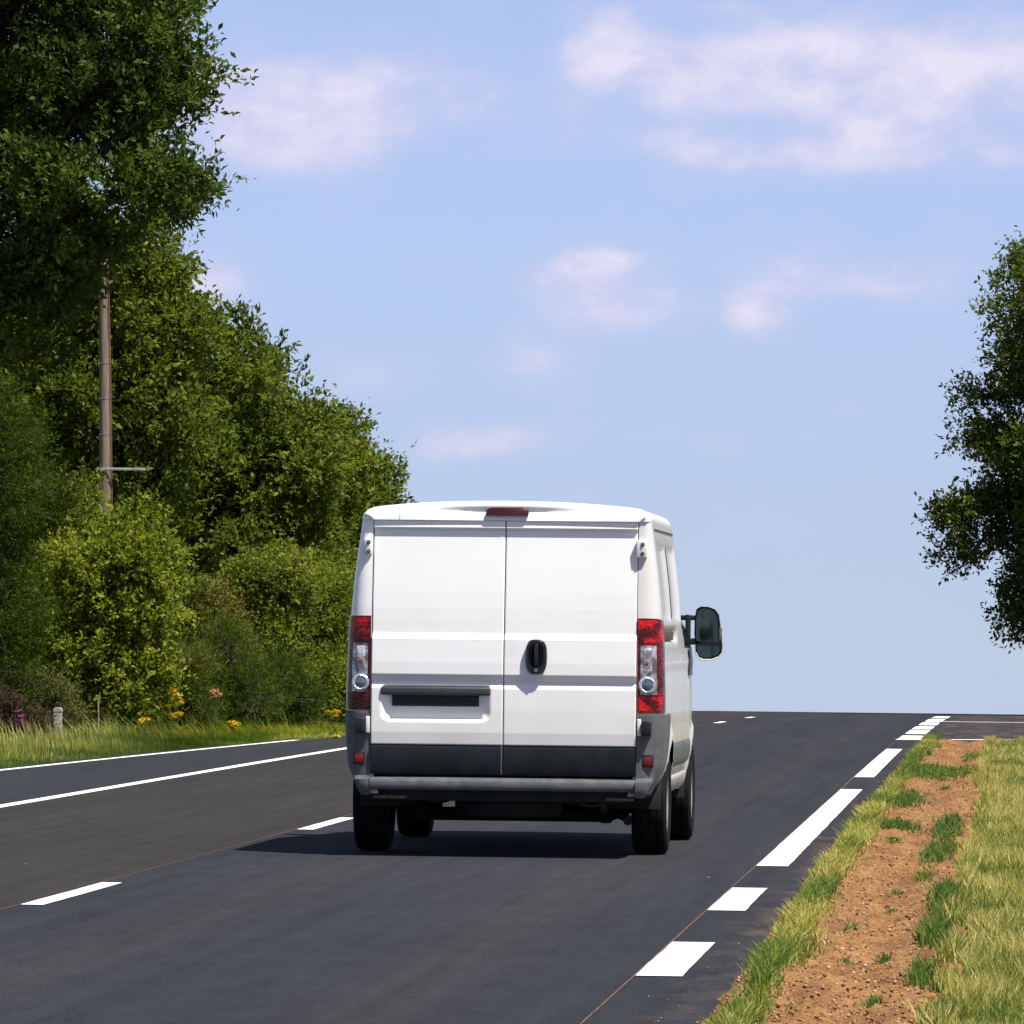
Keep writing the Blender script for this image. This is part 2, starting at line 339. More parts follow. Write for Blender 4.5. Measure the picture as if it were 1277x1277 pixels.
# wide dashes across the mouth of the side road
def row_Y(px, py):
    lo, hi = 70., 169.
    d = ray(px, py)
    for _ in range(50):
        m_ = (lo+hi)/2
        if EYE + d.z/d.y*m_ > zg(m_): lo = m_
        else: hi = m_
    return m_
for (ya, yb) in [(922.6,917.8),(915.7,910.6),(909.6,906.2),(904.6,901.2),(900,896.8),(895.6,893.4)]:
    a, b_ = row_Y(1150, ya), row_Y(1150, yb)
    mark('junction_dash', EX-.02, EX+.30, a, b_)
ln = MB()
sl = interp([(-1.45,0),(-1.1,.3),(0,1.1),(3,2.2),(12,3.6),(30,5)])
ln.grid([[(x, row_Y(1135, 923)+sl(x)+q, zg(row_Y(1135, 923)+sl(x)+q)+.005) for x in frange(-1.62, 20, .35)] for q in (0, .55)])
ln.build('side_road_line', wpaint, road, recalc=False)
yq = row_Y(1200, 900.6)
MB().grid([[(x, yq+q+(x+1)*.08, zg(yq+q+(x+1)*.08)+.005) for x in frange(-1.3, 20, .5)] for q in (0, .6)]).build('side_road_line', wpaint, road, recalc=False)
rust = mat('setting_out_line', (.19,.085,.045), .8); vary(rust, 6, (.05,.038,.032), (.19,.085,.04), .3, .6)
mark('setting_out_line', -5.162, -5.152, 10, 110, .003, rust)
mark('setting_out_line', EX-.010, EX, 10, 88, .003, rust)

# ------------------------------------------------------------------ dirt strip and verge soil
rng = np.random.default_rng(5)
def vnoise(n1, n2, f1, f2, rng):
    """smooth value noise on an n1 x n2 grid with f1 x f2 cells"""
    g = rng.random((f1+2, f2+2)); a = np.linspace(0, f1, n1); b = np.linspace(0, f2, n2)
    i = a.astype(int); j = b.astype(int); u = a-i; v = b-j; u = u*u*(3-2*u); v = v*v*(3-2*v)
    u = u[:, None]; v = v[None, :]
    return (g[np.ix_(i, j)]*(1-u)*(1-v)+g[np.ix_(i+1, j)]*u*(1-v)+g[np.ix_(i, j+1)]*(1-u)*v+g[np.ix_(i+1, j+1)]*u*v)
dirt_m = mat('orange_gravelly_soil', rough=.95, spec=.2); nt, p = nodes(dirt_m)
g = N(nt, 'ShaderNodeNewGeometry'); pos = g.outputs['Position']
cA = mixc(nt, ramp(nt, noise(nt, pos, 3.5, 5, stretch=(2, .6, 1)), .3, .7), (.225,.108,.036), (.32,.175,.068))
cA = mixc(nt, M(nt, 'MULTIPLY', ramp(nt, noise(nt, pos, 38, 4, .85, stretch=(1, .5, 1)), .48, .62), .8), cA, (.13,.055,.022))
cA = mixc(nt, ramp(nt, noise(nt, pos, 95, 2, .8), .60, .70), cA, (.50,.36,.22))
cA = mixc(nt, M(nt, 'MULTIPLY', ramp(nt, noise(nt, pos, 1.3, 5, stretch=(3, .5, 1)), .46, .66), .75), cA, (.13,.058,.026))
nt.links.new(cA, p.inputs['Base Color'])
b = N(nt, 'ShaderNodeBump', i_Strength=1.0, i_Distance=.012); nt.links.new(noise(nt, pos, 45, 4, .7), b.inputs['Height']); nt.links.new(b.outputs[0], p.inputs['Normal'])
ny, nx = 3600, 44
ysd = np.linspace(10, 88.4, ny); xsd = np.linspace(-1.27, -.20, nx)
H = .024*vnoise(ny, nx, 70, 4, rng)+.022*vnoise(ny, nx, 400, 10, rng)+.022*vnoise(ny, nx, 1200, 20, rng)**2+.014*rng.random((ny, nx))**2
edge = np.clip((xsd+1.27)/.13, 0, 1)[None, :]*np.ones((ny, 1)); rut = -.03*np.exp(-((xsd+.62)/.13)**2)[None, :]
Z = -.016-.012*vnoise(ny, nx, 260, 2, rng)*(1-edge)+edge*(.022+H+rut)+zgv(ysd)[:, None]
xls = np.interp(ysd, [20, 28, 45], [.11, .09, 0])[:, None]; XX, YY = np.meshgrid(xsd, ysd); XX = XX+xls*(1-(xsd[None]+1.27)/1.07)+.03*(vnoise(ny, nx, 300, 2, rng)-.5)
V = np.stack([XX, YY, Z], -1).reshape(-1, 3)
I = np.arange(ny*nx).reshape(ny, nx); F = np.stack([I[:-1, :-1], I[:-1, 1:], I[1:, 1:], I[1:, :-1]], -1).reshape(-1, 4)
np_mesh('dirt_strip', V, F, dirt_m, smooth=True, kind='structure')

# pebbles lying on the dirt
def pebbles(n, x0, x1, y0, y1, r0, r1, name, mt, zoff, **k):
    base = np.array([(1,0,0),(-1,0,0),(0,1,0),(0,-1,0),(0,0,1),(0,0,-1)], float); fc = np.array([(0,2,4),(2,1,4),(1,3,4),(3,0,4),(2,0,5),(1,2,5),(3,1,5),(0,3,5)])
    x = rng.uniform(x0, x1, n); y = y0+(y1-y0)*rng.random(n)**1.6; r = r0+(r1-r0)*rng.random(n)**3
    z = zgv(y)+zoff
    if name == 'gravel':
        xl_ = np.interp(y, [20, 28, 45], [.11, .09, 0]); xg = (x+1.27-xl_)/(1.07-xl_)*1.07-1.27
        z = Z[np.clip(((y-10)/78.4*(ny-1)).round().astype(int), 0, ny-1), np.clip(((xg+1.27)/1.07*(nx-1)).round().astype(int), 0, nx-1)]+r*.25
    S = base[None]*(r[:, None, None]*rng.uniform(.6, 1.3, (n, 1, 3)))*rng.uniform(.75, 1.2, (n, 6, 1)); S[:, :, 2] *= .7
    a = rng.uniform(0, 6.28, n); ca, sa = np.cos(a)[:, None], np.sin(a)[:, None]
    X_ = S[:, :, 0]*ca-S[:, :, 1]*sa; Y_ = S[:, :, 0]*sa+S[:, :, 1]*ca
    V = np.stack([X_+x[:, None], Y_+y[:, None], S[:, :, 2]+z[:, None]], -1).reshape(-1, 3)
    F = (fc[None]+6*np.arange(n)[:, None, None]).reshape(-1, 3)
    return np_mesh(name, V, F, mt, tint=np.repeat(rng.random(n), 8), **k)
def tint_mat(name, stops, rough=.9, trans=0.0, spec=.3, tcol=1.0):
    m = bpy.data.materials.new(name); m.use_nodes = True; nt, p = nodes(m)
    p.inputs['Roughness'].default_value = rough; p.inputs['Specular IOR Level'].default_value = spec
    a = N(nt, 'ShaderNodeAttribute', attribute_name='tint'); r = N(nt, 'ShaderNodeValToRGB'); cr = r.color_ramp
    while len(cr.elements) < len(stops): cr.elements.new(.5)
    for e, (q, c) in zip(cr.elements, stops): e.position = q; e.color = (*c, 1)
    nt.links.new(a.outputs['Fac'], r.inputs[0]); nt.links.new(r.outputs[0], p.inputs['Base Color'])
    if trans:
        t = N(nt, 'ShaderNodeBsdfTranslucent'); mx = N(nt, 'ShaderNodeMixShader'); mx.inputs[0].default_value = trans
        h = N(nt, 'ShaderNodeMix', data_type='RGBA', blend_type='MULTIPLY'); h.inputs[0].default_value = 1; nt.links.new(r.outputs[0], h.inputs[6]); h.inputs[7].default_value = (1.5*tcol, 1.6*tcol, .6*tcol, 1)
        nt.links.new(h.outputs[2], t.inputs[0]); nt.links.new(p.outputs[0], mx.inputs[1]); nt.links.new(t.outputs[0], mx.inputs[2])
        nt.links.new(mx.outputs[0], nt.nodes['Material Output'].inputs[0])
    return m
peb_m = tint_mat('pebble', [(0,(.11,.052,.024)),(.5,(.25,.125,.058)),(.9,(.36,.22,.12)),(1,(.48,.38,.28))])
pebbles(42000, -1.12, -.22, 20, 88, .0022, .013, 'gravel', peb_m, .015, kind='stuff', label='loose gravel scattered over the orange dirt beside the road')
pebbles(500, -1.45, -1.1, 21, 80, .002, .009, 'road_grit', peb_m, .003, kind='stuff', label='sparse grit along the crumbling asphalt edge')

pebbles(26, -8.0, -1.7, 26, 80, .003, .009, 'road_stones', peb_m, .004, kind='stuff', label='a few small loose stones on the asphalt')
def soil_z(x, y):
    xl_ = np.interp(y, [20, 28, 45], [.11, .09, 0]); xg = (x+1.27-xl_)/(1.07-xl_)*1.07-1.27
    z = Z[np.clip(((y-10)/78.4*(ny-1)).round().astype(int), 0, ny-1), np.clip(((xg+1.27)/1.07*(nx-1)).round().astype(int), 0, nx-1)]
    return np.where(x > -.21, zgv(y), z)
# ------------------------------------------------------------------ grass
def blades(x, y, z, h, lean, width, tint, name, mt, seed=1, **k):
    r = np.random.default_rng(seed); n = len(x); a = r.uniform(0, 2*np.pi, n); fa = r.uniform(-.9, .9, n)
    dx, dy = np.cos(a)*lean, np.sin(a)*lean; wx, wy = np.cos(fa)*width/2, np.sin(fa)*width/2
    def P(t, s, ww): return np.stack([x+dx*h*t**2+s*wx*ww, y+dy*h*t**2+s*wy*ww, z+h*(t-.18*lean*t**2)], -1)
    V = np.stack([P(0, -1, 1), P(0, 1, 1), P(.5, 1, .85), P(.5, -1, .85), P(1, 1, .12), P(1, -1, .12)], 1).reshape(-1, 3)
    b = 6*np.arange(n)[:, None]; F = np.concatenate([b+np.array([0,1,2,3]), b+np.array([3,2,4,5])], 1).reshape(-1, 4)
    return np_mesh(name, V, F, mt, tint=np.repeat(tint, 2), **k)
grass_m = tint_mat('grass_blades', [(0,(.040,.095,.018)),(.35,(.110,.185,.028)),(.6,(.26,.28,.050)),(.85,(.46,.40,.12)),(1,(.60,.50,.22))], .6, .35)
def field(n, x0, x1, y0, y1, h0, h1, tmean, tsd, name, seed, bias=1.5, patch=(3, 90), ridge=0, w=(.003, .007), edge=None, **k):
    r = np.random.default_rng(seed); x = r.uniform(x0, x1, n); y = y0+(y1-y0)*r.random(n)**bias
    pn = vnoise(200, 60, patch[1], patch[0], r); pv = pn[((y-y0)/(y1-y0)*199).astype(int), ((x-x0)/(x1-x0)*59).astype(int)]
    if edge is not None:
        keep = x > x0+edge*vnoise(400, 2, 90, 1, r)[((y-y0)/(y1-y0)*399).astype(int), 0]*1.0; x, y, pv = x[keep], y[keep], pv[keep]
    n = len(x); h = (h0+(h1-h0)*r.random(n)**1.5)*(.6+.8*pv); t = np.clip(tmean+(pv-.5)*.8+r.normal(0, tsd, n), 0, 1)
    z = soil_z(x, y)-.006
    return blades(x, y, z, h, r.uniform(.1, .6, n), r.uniform(*w, n)*(1+y/60), t, name, grass_m, seed, **k)
field(220000, -.33, .35, 19, 86, .03, .14, .60, .25, 'tall_grass', 11, edge=.18, w=(.0025,.006), kind='stuff', label='tall yellow green dry grass right of the dirt strip')
field(60000, .3, 3.0, 19, 86, .06, .20, .6, .2, 'tall_grass', 12, w=(.005,.010), kind='stuff', label='dry meadow grass further from the road on the right')
# tufts between asphalt and dirt
r = np.random.default_rng(21); X_, Y_, H_, T_ = [], [], [], []
yy_ = 22.0
def tuft(cx, cy, rx, ry, n, h, t):
    X_.append(r.normal(cx, rx, n)); Y_.append(r.normal(cy, ry, n)); H_.append(h*r.uniform(.35, 1.1, n)); T_.append(np.clip(r.normal(t, .16, n), 0, 1))
while yy_ < 90:
    L = r.uniform(.5, 1.8)*(1+yy_/80)
    dry = r.random() < .3
    tuft(float(np.interp(yy_, [22, 30, 45], [-.985, -1.01, -1.07]))+r.uniform(-.03, .03), yy_, r.uniform(.024, .064), L*.42, int(640*L), r.uniform(.045, .115), .72 if dry else r.uniform(.28, .52))
    yy_ += L*r.uniform(.72, 1.25)
for (cx, cy, rx, ry, n, h, t) in [(-.85,47.5,.09,.5,900,.07,.15),(-.9,55,.08,1.0,1500,.07,.15),(-.8,66,.13,1.5,2600,.06,.25),(-.55,67,.12,1.2,1800,.05,.25),(-.46,42,.05,1.0,800,.08,.2),(-.45,47,.05,1.2,700,.08,.15),(-.34,30,.03,.5,420,.13,.16),(-.34,34,.03,.8,560,.13,.14),(-.35,26.5,.03,.3,220,.10,.2),
        (-.55,28.5,.015,.08,60,.05,.1),(-.52,25,.02,.1,70,.05,.15),(-.75,31,.02,.15,60,.03,.25),(-.62,33.5,.015,.12,50,.03,.2),(-.7,28,.015,.1,40,.03,.2),(-.5,38,.03,.4,160,.05,.3),(-.63,36,.015,.1,50,.03,.15),(-.8,44,.03,.2,120,.04,.2),(-.6,60,.03,.3,120,.04,.2),(-.45,75,.06,1,500,.06,.3)]:
    tuft(cx, cy, rx, ry, n, h, t)
x, y = np.concatenate(X_), np.concatenate(Y_); h = np.concatenate(H_); t = np.concatenate(T_); k_ = x > np.interp(y, [22, 30, 45], [-1.10, -1.14, -1.24]); x, y, h, t = x[k_], y[k_], h[k_], t[k_]
blades(x, y, soil_z(x, y)-.004, h, r.uniform(.2, 1.0, len(x)), r.uniform(.003, .007, len(x))*(1+y/70), t, 'verge_tufts', grass_m, 22, kind='stuff', label='green grass tufts between the asphalt edge and the dirt')
# left verge
def left_verge(n, seed, dx0, dx1, y0, y1, h0, h1, tm, name, **k):
    r = np.random.default_rng(seed); y = r.uniform(y0, y1, n); xl = np.interp(y, [-60,20,64,83.5,92,110,400], [-12.2,-11.9,-10.32,-9.6,-9.35,-9.1,-9.1])
    o = dx0+(dx1-dx0)*r.random(n); x = xl-o+.25*vnoise(300, 2, 60, 1, r)[((y-y0)/(y1-y0)*299).astype(int), 0]*.6
    pn = vnoise(300, 60, 60, 8, r)[((y-y0)/(y1-y0)*299).astype(int), (np.clip((o-dx0)/(dx1-dx0), 0, 1)*59).astype(int)]**1.5*1.3
    h = r.uniform(h0, h1, n)*(.5+np.clip(o, 0, 1)*.8)*(.5+pn); t = np.clip(tm+(pn-.5)*.5+r.normal(0, .17, n), 0, 1)
    return blades(x, y, zgv(y)-.02, h, r.uniform(.1, .7, n), r.uniform(.006, .016, n), t, name, grass_m, seed, **k)
left_verge(120000, 31, -.02, 4.5, 55, 115, .02, .10, .36, 'verge_grass', kind='stuff', label='green roadside grass along the foot of the left hedge')
left_verge(7000, 34, 1.1, 3.2, 58, 112, .07, .22, .42, 'verge_weeds', kind='stuff', label='taller rough weeds where the left verge meets the hedge')
left_verge(9000, 33, -.30, .25, 84, 115, .04, .10, .42, 'creeping_grass', kind='stuff', label='low grass creeping over the far end of the left shoulder')

# ------------------------------------------------------------------ the van (local: x right, y forward, z up, rear doors at y=0)
van = empty('van', (-3.252, 41.2, 0), label='white panel van with closed double rear doors driving away on the road', cat='van')
HWZ = [(.36,.93),(.42,.962),(.50,.988),(.60,1.006),(.75,1.020),(.9,1.025),(1.1,1.023),(1.25,1.018),(1.4,1.012),(1.6,1.003),(1.75,.990),(1.9,.973),(2.05,.952),(2.12,.943),(2.175,.935)]
_hz = np.array(HWZ)
def hw(z): return float(np.interp(z, _hz[:, 0], _hz[:, 1]))
PW = 2/3.0
def smooth(a, b, t): t = max(0, min(1, (t-a)/(b-a))); return t*t*(3-2*t)
def crn(y, hwz, xe=.858):     # plan rounding of the rear corners: flat pillar face, tight outer radius
    if y >= .13: return hwz
    t = max(0., min(1., y/.13)); return xe+(hwz-xe)*(max(0, 1-(1-t)**3.0))**(1/3.0)
def yoff(z): return float(np.interp(z, [.3,.95,1.45,1.6,1.8,2.0,2.175], [-.03,-.045,-.045,-.038,-.020,.002,.012]))
def cy(t): return .13*(1-math.cos(min(max(t, 0), 1)*math.pi/2)**PW)
def taper(y): return 1.0 if y < 3.4 else 1-.10*((y-3.4)/1.5)**2.2
def ztop(y):
    return float(np.interp(y, [0, 3.25, 4.25, 4.6, 4.85, 4.95], [2.175, 2.175, 1.32, 1.16, .98, .80]))
def panel_inset(y, z):
    d = 0.0
    for (y0, y1, z0, z1) in [(.26, 1.33, 1.53, 2.04), (1.36, 2.42, 1.53, 2.04)]:
        q = min(y-y0, y1-y, (z-z0), (z1-z)); d += .022*max(0, min(1, q/.03))
    if .22 < y < 1.9 and 1.40 < z < 1.475: d += .03*max(0, min(1, min(z-1.40, 1.475-z)/.012))      # sliding door rail slot
    d -= .008*max(0, 1-abs(z-1.26)/.05)                                                             # waist crease
    for (yw) in (1.0, 4.0):
        rr = math.hypot(y-yw, z-.345); d -= .018*max(0, min(1, (.50-rr)/.05)) if rr > .38 else .018*0
    return d
ARCH = .405
def cabin(y, z): return .045*smooth(2.45, 3.3, y)*smooth(1.36, 1.75, z)*3.0
def side_mesh(s):
    ys = [cy(k/14) for k in range(14)]+frange(.13, 4.95, .04)
    nz_ = 64; P = []
    for yi, y in enumerate(ys):
        zt = ztop(y); row = []
        for k in range(nz_+1):
            z = .37+(zt-.37)*k/nz_; z = max(z, .402) if y < .6 else z; w = (crn(y, hw(z))-(panel_inset(y, z) if y > .12 else 0))*taper(y)
            w -= cabin(y, z)+(.05*smooth(.60, .395, z)*smooth(.95, .62, y)+.004 if z < .62 else 0)
            row.append([s*w, y+(yoff(z)*(1-yi/14) if yi < 14 else 0), z])
        P.append(row)
    P = np.array(P); m, n, _ = P.shape; mb = MB(); mb.v = [tuple(q) for q in P.reshape(-1, 3)]
    def ins(q): return any(math.hypot(q[1]-yw, q[2]-.345) < ARCH for yw in (1.0, 4.0))
    keep = set()
    for i in range(m-1):
        for j in range(n-1):
            q = [i*n+j, i*n+j+1, (i+1)*n+j+1, (i+1)*n+j]
            c = np.mean([mb.v[a] for a in q], axis=0)
            if ins(c): continue
            mb.f.append(tuple(q))
            keep.update(q)
    bad = {}
    cnt = {}
    for f in mb.f:
        for a in f: cnt[a] = cnt.get(a, 0)+1
    for a in keep:
        y, z = mb.v[a][1], mb.v[a][2]
        for yw in (1.0, 4.0):
            r_ = math.hypot(y-yw, z-.345)
            if abs(r_-ARCH) < .045 and (cnt[a] < 4) and z > .38:
                k = ARCH/r_; mb.v[a] = (mb.v[a][0], yw+(y-yw)*k, .345+(z-.345)*k)
    return mb
for s in (-1, 1):
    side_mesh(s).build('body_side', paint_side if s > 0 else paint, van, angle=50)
    # wheel housings
    for yw in (1.0, 4.0):
        P = []
        for xx in (.985, .60):
            P.append([(s*xx, yw+.405*math.cos(t), .345+.405*math.sin(t)) for t in [math.pi*(1.03-1.06*k/24) for k in range(25)]])
        h_ = MB().grid(P); h_.box((s*.60, yw-.40, .345), (s*.585, yw+.40, .75)); h_.build('wheel_arch_liner', under, van)

# roof with its rear cap
RC = [(.936,2.172),(.935,2.19),(.925,2.213),(.902,2.236),(.865,2.251),(.80,2.261),(.70,2.271),(.60,2.279),(.45,2.287),(.30,2.2925),(.15,2.295),(0,2.296)]
cx = np.array([q[0] for q in RC]); cz = np.array([q[1] for q in RC])
tt = np.linspace(0, len(RC)-1, 45); rx_ = np.interp(tt, range(len(RC)), cx); rz_ = np.interp(tt, range(len(RC)), cz)
prof = [(-a, b) for a, b in zip(rx_, rz_)]+[(a, b) for a, b in list(zip(rx_, rz_))[::-1][1:]]
rows = []
for k in range(15):
    th = k/14*math.pi/2; row = []
    for (x, z) in prof:
        cen = max(0, 1-(abs(x)/.66)**2.4)
        L = .13-.075*cen
        y = -.019+L*(1-math.cos(th)); zz_ = 2.168+(z-2.168)*math.sin(th)**.9
        y += .030*cen*math.exp(-((zz_-2.225)/.028)**2)*(1 if k > 0 else 0)   # concave scoop round the brake lamp
        we = .862+.076*math.sqrt(max(0, 1-(1-min(max(y+.019, 0), .12)/.12)**2)); xx = max(-we, min(we, x))
        if abs(x) > .862: y = max(y, -.019+.02*((abs(x)-.862)/.07))
        row.append((xx, y, zz_))
    rows.append(row)
rows.insert(0, [(q[0], .02, 2.168) for q in rows[0]])
for y in frange(.16, 3.2, .3)+[3.28]: rows.append([(x*(1-cabin(y, 2.1)/.936), y, z-.004-.018*max(0,(y-2.6))) for x, z in prof])
MB().grid(rows).build('roof', paint, van, angle=60)
for x in (-.685,):   # butt joint of the cap
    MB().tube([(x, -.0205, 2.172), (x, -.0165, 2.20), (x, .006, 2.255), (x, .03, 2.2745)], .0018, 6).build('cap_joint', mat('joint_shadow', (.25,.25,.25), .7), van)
# roof gutter strip on the sides
for s in (-1, 1):
    g_ = MB()
    g_.grid([[(s*(hw(2.1)+.003-.001*j), y, 2.118+.010*j) for j in range(2)] for y in frange(.16, 2.44, .4)])
    g_.build('roof_gutter', seam_m, van)
# bonnet, windscreen, nose
P = []
for y in frange(3.28, 4.95, .09):
    zt = ztop(y); w = hw(zt)*taper(y)-cabin(y, zt); P.append([(w*q, y+.12*(1-q*q)*(1 if y > 4.6 else .5), zt+.07*(1-q*q)) for q in np.linspace(-1, 1, 21)])
MB().grid(P).build('bonnet', paint, van)
P = [[(hw(z)*taper(4.95)*q, 4.95+.12*(1-q*q), z+(.07*(1-q*q) if z > .75 else 0)) for q in np.linspace(-1, 1, 21)] for z in frange(.37, .80, .1)]
MB().grid(P).build('front_bumper', plastic, van)
P = []
for y in frange(3.36, 4.2, .1):
    zt = ztop(y)+.012; w = (hw(zt)*taper(y)-cabin(y, zt))*.93; P.append([(w*q, y+.06*(1-q*q), zt+.07*(1-q*q)) for q in np.linspace(-1, 1, 15)])
MB().grid(P).build('windscreen', glass, van)
for s in (-1, 1):
    def sidex(y, z, o=.004): return s*((hw(z)-panel_inset(y, z))*taper(y)-cabin(y, z)+o)
    # cab door window, follows the windscreen rake
    P = [[(sidex(y, z), y, z) for z in np.linspace(1.36, max(1.40, min(2.04, ztop(y)-.10)), 10)] for y in frange(2.85, 4.1, .1)]
    MB().grid(P).build('cab_window', glass, van)
    P = [[(sidex(y, z, .010), y, z) for z in np.linspace(1.16, 1.36, 6)] for y in frange(3.25, 3.75, .1)]
    MB().grid(P).build('mirror_base_trim', black, van)
    # door gaps
    for yy0 in (1.32, 2.50, 3.42):
        a = MB(); a.grid([[(sidex(y, z, .0025), y, z) for z in np.linspace(.48 if yy0 < 3 else .8, 2.10 if yy0 < 3 else 1.3, 30)] for y in (yy0, yy0+.007)]); a.build('door_gap', seam_m, van)
    # side rubbing strips and sill
    def bulge(y0, y1, z0, z1, o, nm, mt):
        zs = np.linspace(z0, z1, 9); Q = []
        for y in [y0-.001, y0]+frange(y0+.01, y1-.01, .2)+[y1]:
            Q.append([(sidex(y, z, o*math.sin(math.pi*min(max((z-z0)/(z1-z0), .0), 1))**.35-.004 if y0 <= y < y1 else -.004), y, z) for z in zs])
        MB().grid(Q).build(nm, mt, van)
    bulge(1.45, 2.47, .555, .73, .022, 'rubbing_strip', plastic); bulge(2.53, 3.50, .555, .73, .022, 'rubbing_strip', plastic)
    bulge(1.43, 3.55, .375, .50, .016, 'sill', paint_side)
    # flush rail in the slot
    MB().box((s*(hw(1.43)-.034), .24, 1.408), (s*(hw(1.43)-.003), 1.50, 1.466), .006).build('sliding_door_rail', vary(mat('rail_brown_grey', rough=.6), 20, (.035,.030,.022), (.085,.075,.055)), van)

# rear doors
DZ = [(.722,-.064),(.80,-.0705),(.95,-.0700),(1.085,-.0670),(1.1215,-.0480),(1.1235,-.0445),(1.170,-.0735),(1.174,-.0755),(1.25,-.0745),(1.395,-.0670),(1.4015,-.0680),(1.4385,-.0440),(1.444,-.0425),
      (1.52,-.0400),(1.60,-.0360),(1.70,-.0280),(1.80,-.0180),(1.90,-.0070),(2.0,.0045),(2.10,.0150),(2.106,.0150),(2.119,-.0060),(2.121,-.0075),(2.143,-.0030),(2.147,-.0020),(2.166,-.001)]
dzz = np.array(DZ)
def dy(z): return float(np.interp(z, dzz[:, 0], dzz[:, 1]))
def recess(x, z):
    # left door number-plate recess: straight top, rounded lower corners, wide side bevels
    x0, x1, z0, z1 = -.792, -.082, .871, 1.098; r_ = .055
    ax = min(x-x0, x1-x); az = z-z0
    if ax <= 0 or az <= 0 or z > z1: return 0
    if ax < r_ and az < r_:
        q = r_-math.hypot(r_-ax, r_-az)
        if q <= 0: return 0
        ax = az = q; az = min(az, z-z0)
    dd = min(ax/.060, az/.018, (z1-z)/.006); return .046*max(0, min(1, dd))
zs_ = sorted(set([round(.722+.0085*k, 4) for k in range(int((2.166-.722)/.0085)+1)]+[q[0] for q in DZ]+[.872,.878,.884,.889,.893]))
for s, (xa, xb) in ((-1, (-.853, -.0035)), (1, (.0035, .853))):
    xs_ = [xa]+[xa+.0025]+list(np.arange(xa+.01, xb-.006, .01))+[xb-.0025]+[xb]
    P = []
    for z in [zs_[0]-.0]+zs_+[zs_[-1]]: pass
    for z in zs_:
        row = [(xs_[0], .028, z)]
        for i, x in enumerate(xs_):
            o = .0025 if i in (0, len(xs_)-1) else 0
            row.append((x, dy(z)+o+(recess(x, z) if s < 0 else 0)-.006*(1-(x/.86)**2), z))
        row.append((xs_[-1], .028, z)); P.append(row)
    P.insert(0, [(q[0], .028, q[2]-.001) for q in P[0]]); P.append([(q[0], .028, q[2]+.001) for q in P[-1]])
    door = MB().grid(P).build('rear_door', paint, van, angle=180)
    # black protective strip across the foot of the door
    xo = (.862 if s < 0 else .862)
    a, b_ = (xa, -.016) if s < 0 else (.0045, xb)
    Q = [[(x, y, z) for x in np.linspace(a, b_, 12)] for (y, z) in [(.02,.716),(-.060,.716),(-.069,.712),(-.072,.70),(-.070,.62),(-.066,.545),(-.06,.53),(.02,.528)]]
    MB().grid(Q).build('door_trim', strip_m, door)
    if s < 0:
        MB().box((-.0155, -.07, .533), (-.0035, .0, .719), .002).build('door_edge', mat('door_edge_grey', (.07,.075,.08), .5), door)
        shade_grey = mat('bar_shadow_grey', (.035,.042,.046), .6, spec=.3)  # dark backing and ribs put the bar's shadow into the recess floor's colour
        MB().box((-.791, -.086, 1.040), (-.083, -.03, 1.094), .012).build('plate_lamp_bar', vary(mat('bar_grey', rough=.5), 8, (.030,.034,.036), (.045,.05,.052)), door)
        MB().box((-.722, -.0335, .968), (-.160, -.020, 1.042), .002).build('bar_shadow_backing', shade_grey, door)
        v_ = MB()
        for k in range(5): v_.box((-.720, -.0395, .975+.0125*k), (-.162, -.030, .983+.0125*k), .002)
        v_.build('bar_shadow_ribs', shade_grey, door)
    else:
        # bow-sided black handle with centre pull; dead-black panel paints the shade of its wells
        def oval(k=1.0, dx=0): 
            out = []
            for i in range(40):
                t = 2*math.pi*i/40; ct, st = math.cos(t), math.sin(t)
                out.append((.211+dx+k*.0695*math.copysign(abs(ct)**.55, ct)*(1-.10*abs(st)**3), 1.294+k*.113*math.copysign(abs(st)**.75, st)))
            return out
        MB().prism(oval(), -.112, -.07, .012).build('handle', black, door)
        w = MB(); w.prism([(.211+(x-.211)*.70, 1.305+(z-1.294)*.68) for x, z in oval()], -.1135, -.10); w.build('handle_well_shade', mat('handle_well_shade', (.003,.003,.003), .9, spec=.1), door)
        MB().box((.199, -.128, 1.235), (.223, -.11, 1.375), .006).build('handle_pull', black, door)
        MB().lathe([(-.119, .001), (-.119, .011), (-.112, .012)], (.211, 0, 1.208), 'y', 16).build('lock', steel, door)
MB().box((-.866, .030, .50), (.866, .034, 2.17)).build('door_frame', seam_m, van)
# raised line of sealant dashes on the left door
# upper hinges
def hinge(s, name='hinge', z0=1.935, z1=2.05):
    if s > 0:
        h = MB().box((.843, -.040, z0), (.914, .006, z1-.0), .010); 
    else:
        h = MB().box((-.918, -.030, z0), (-.862, .020, z1), .018)
    o = h.build(name, hinge_m, van)
    for z in (z0+.028, z1-.028):
        x = .885 if s > 0 else -.886; y = -.042 if s > 0 else -.032
        MB().lathe([(y-.004, .001), (y-.004, .011), (y+.004, .014)], (x, 0, z), 'y', 16).build('bolt', bolt_m, o)
        MB().lathe([(y-.008, .0005), (y-.008, .006), (y, .006)], (x, 0, z), 'y', 12).build('bolt_head', steel, o)
    return o
hinge(-1); hinge(1)
# third brake lamp
ol = [(-.126,2.202),(-.128,2.225),(-.115,2.245),(-.09,2.252),(.11,2.252),(.135,2.245),(.148,2.225),(.146,2.202)]
MB().prism(ol, -.036, .03, .008).build('high_brake_light', brake_red, van)

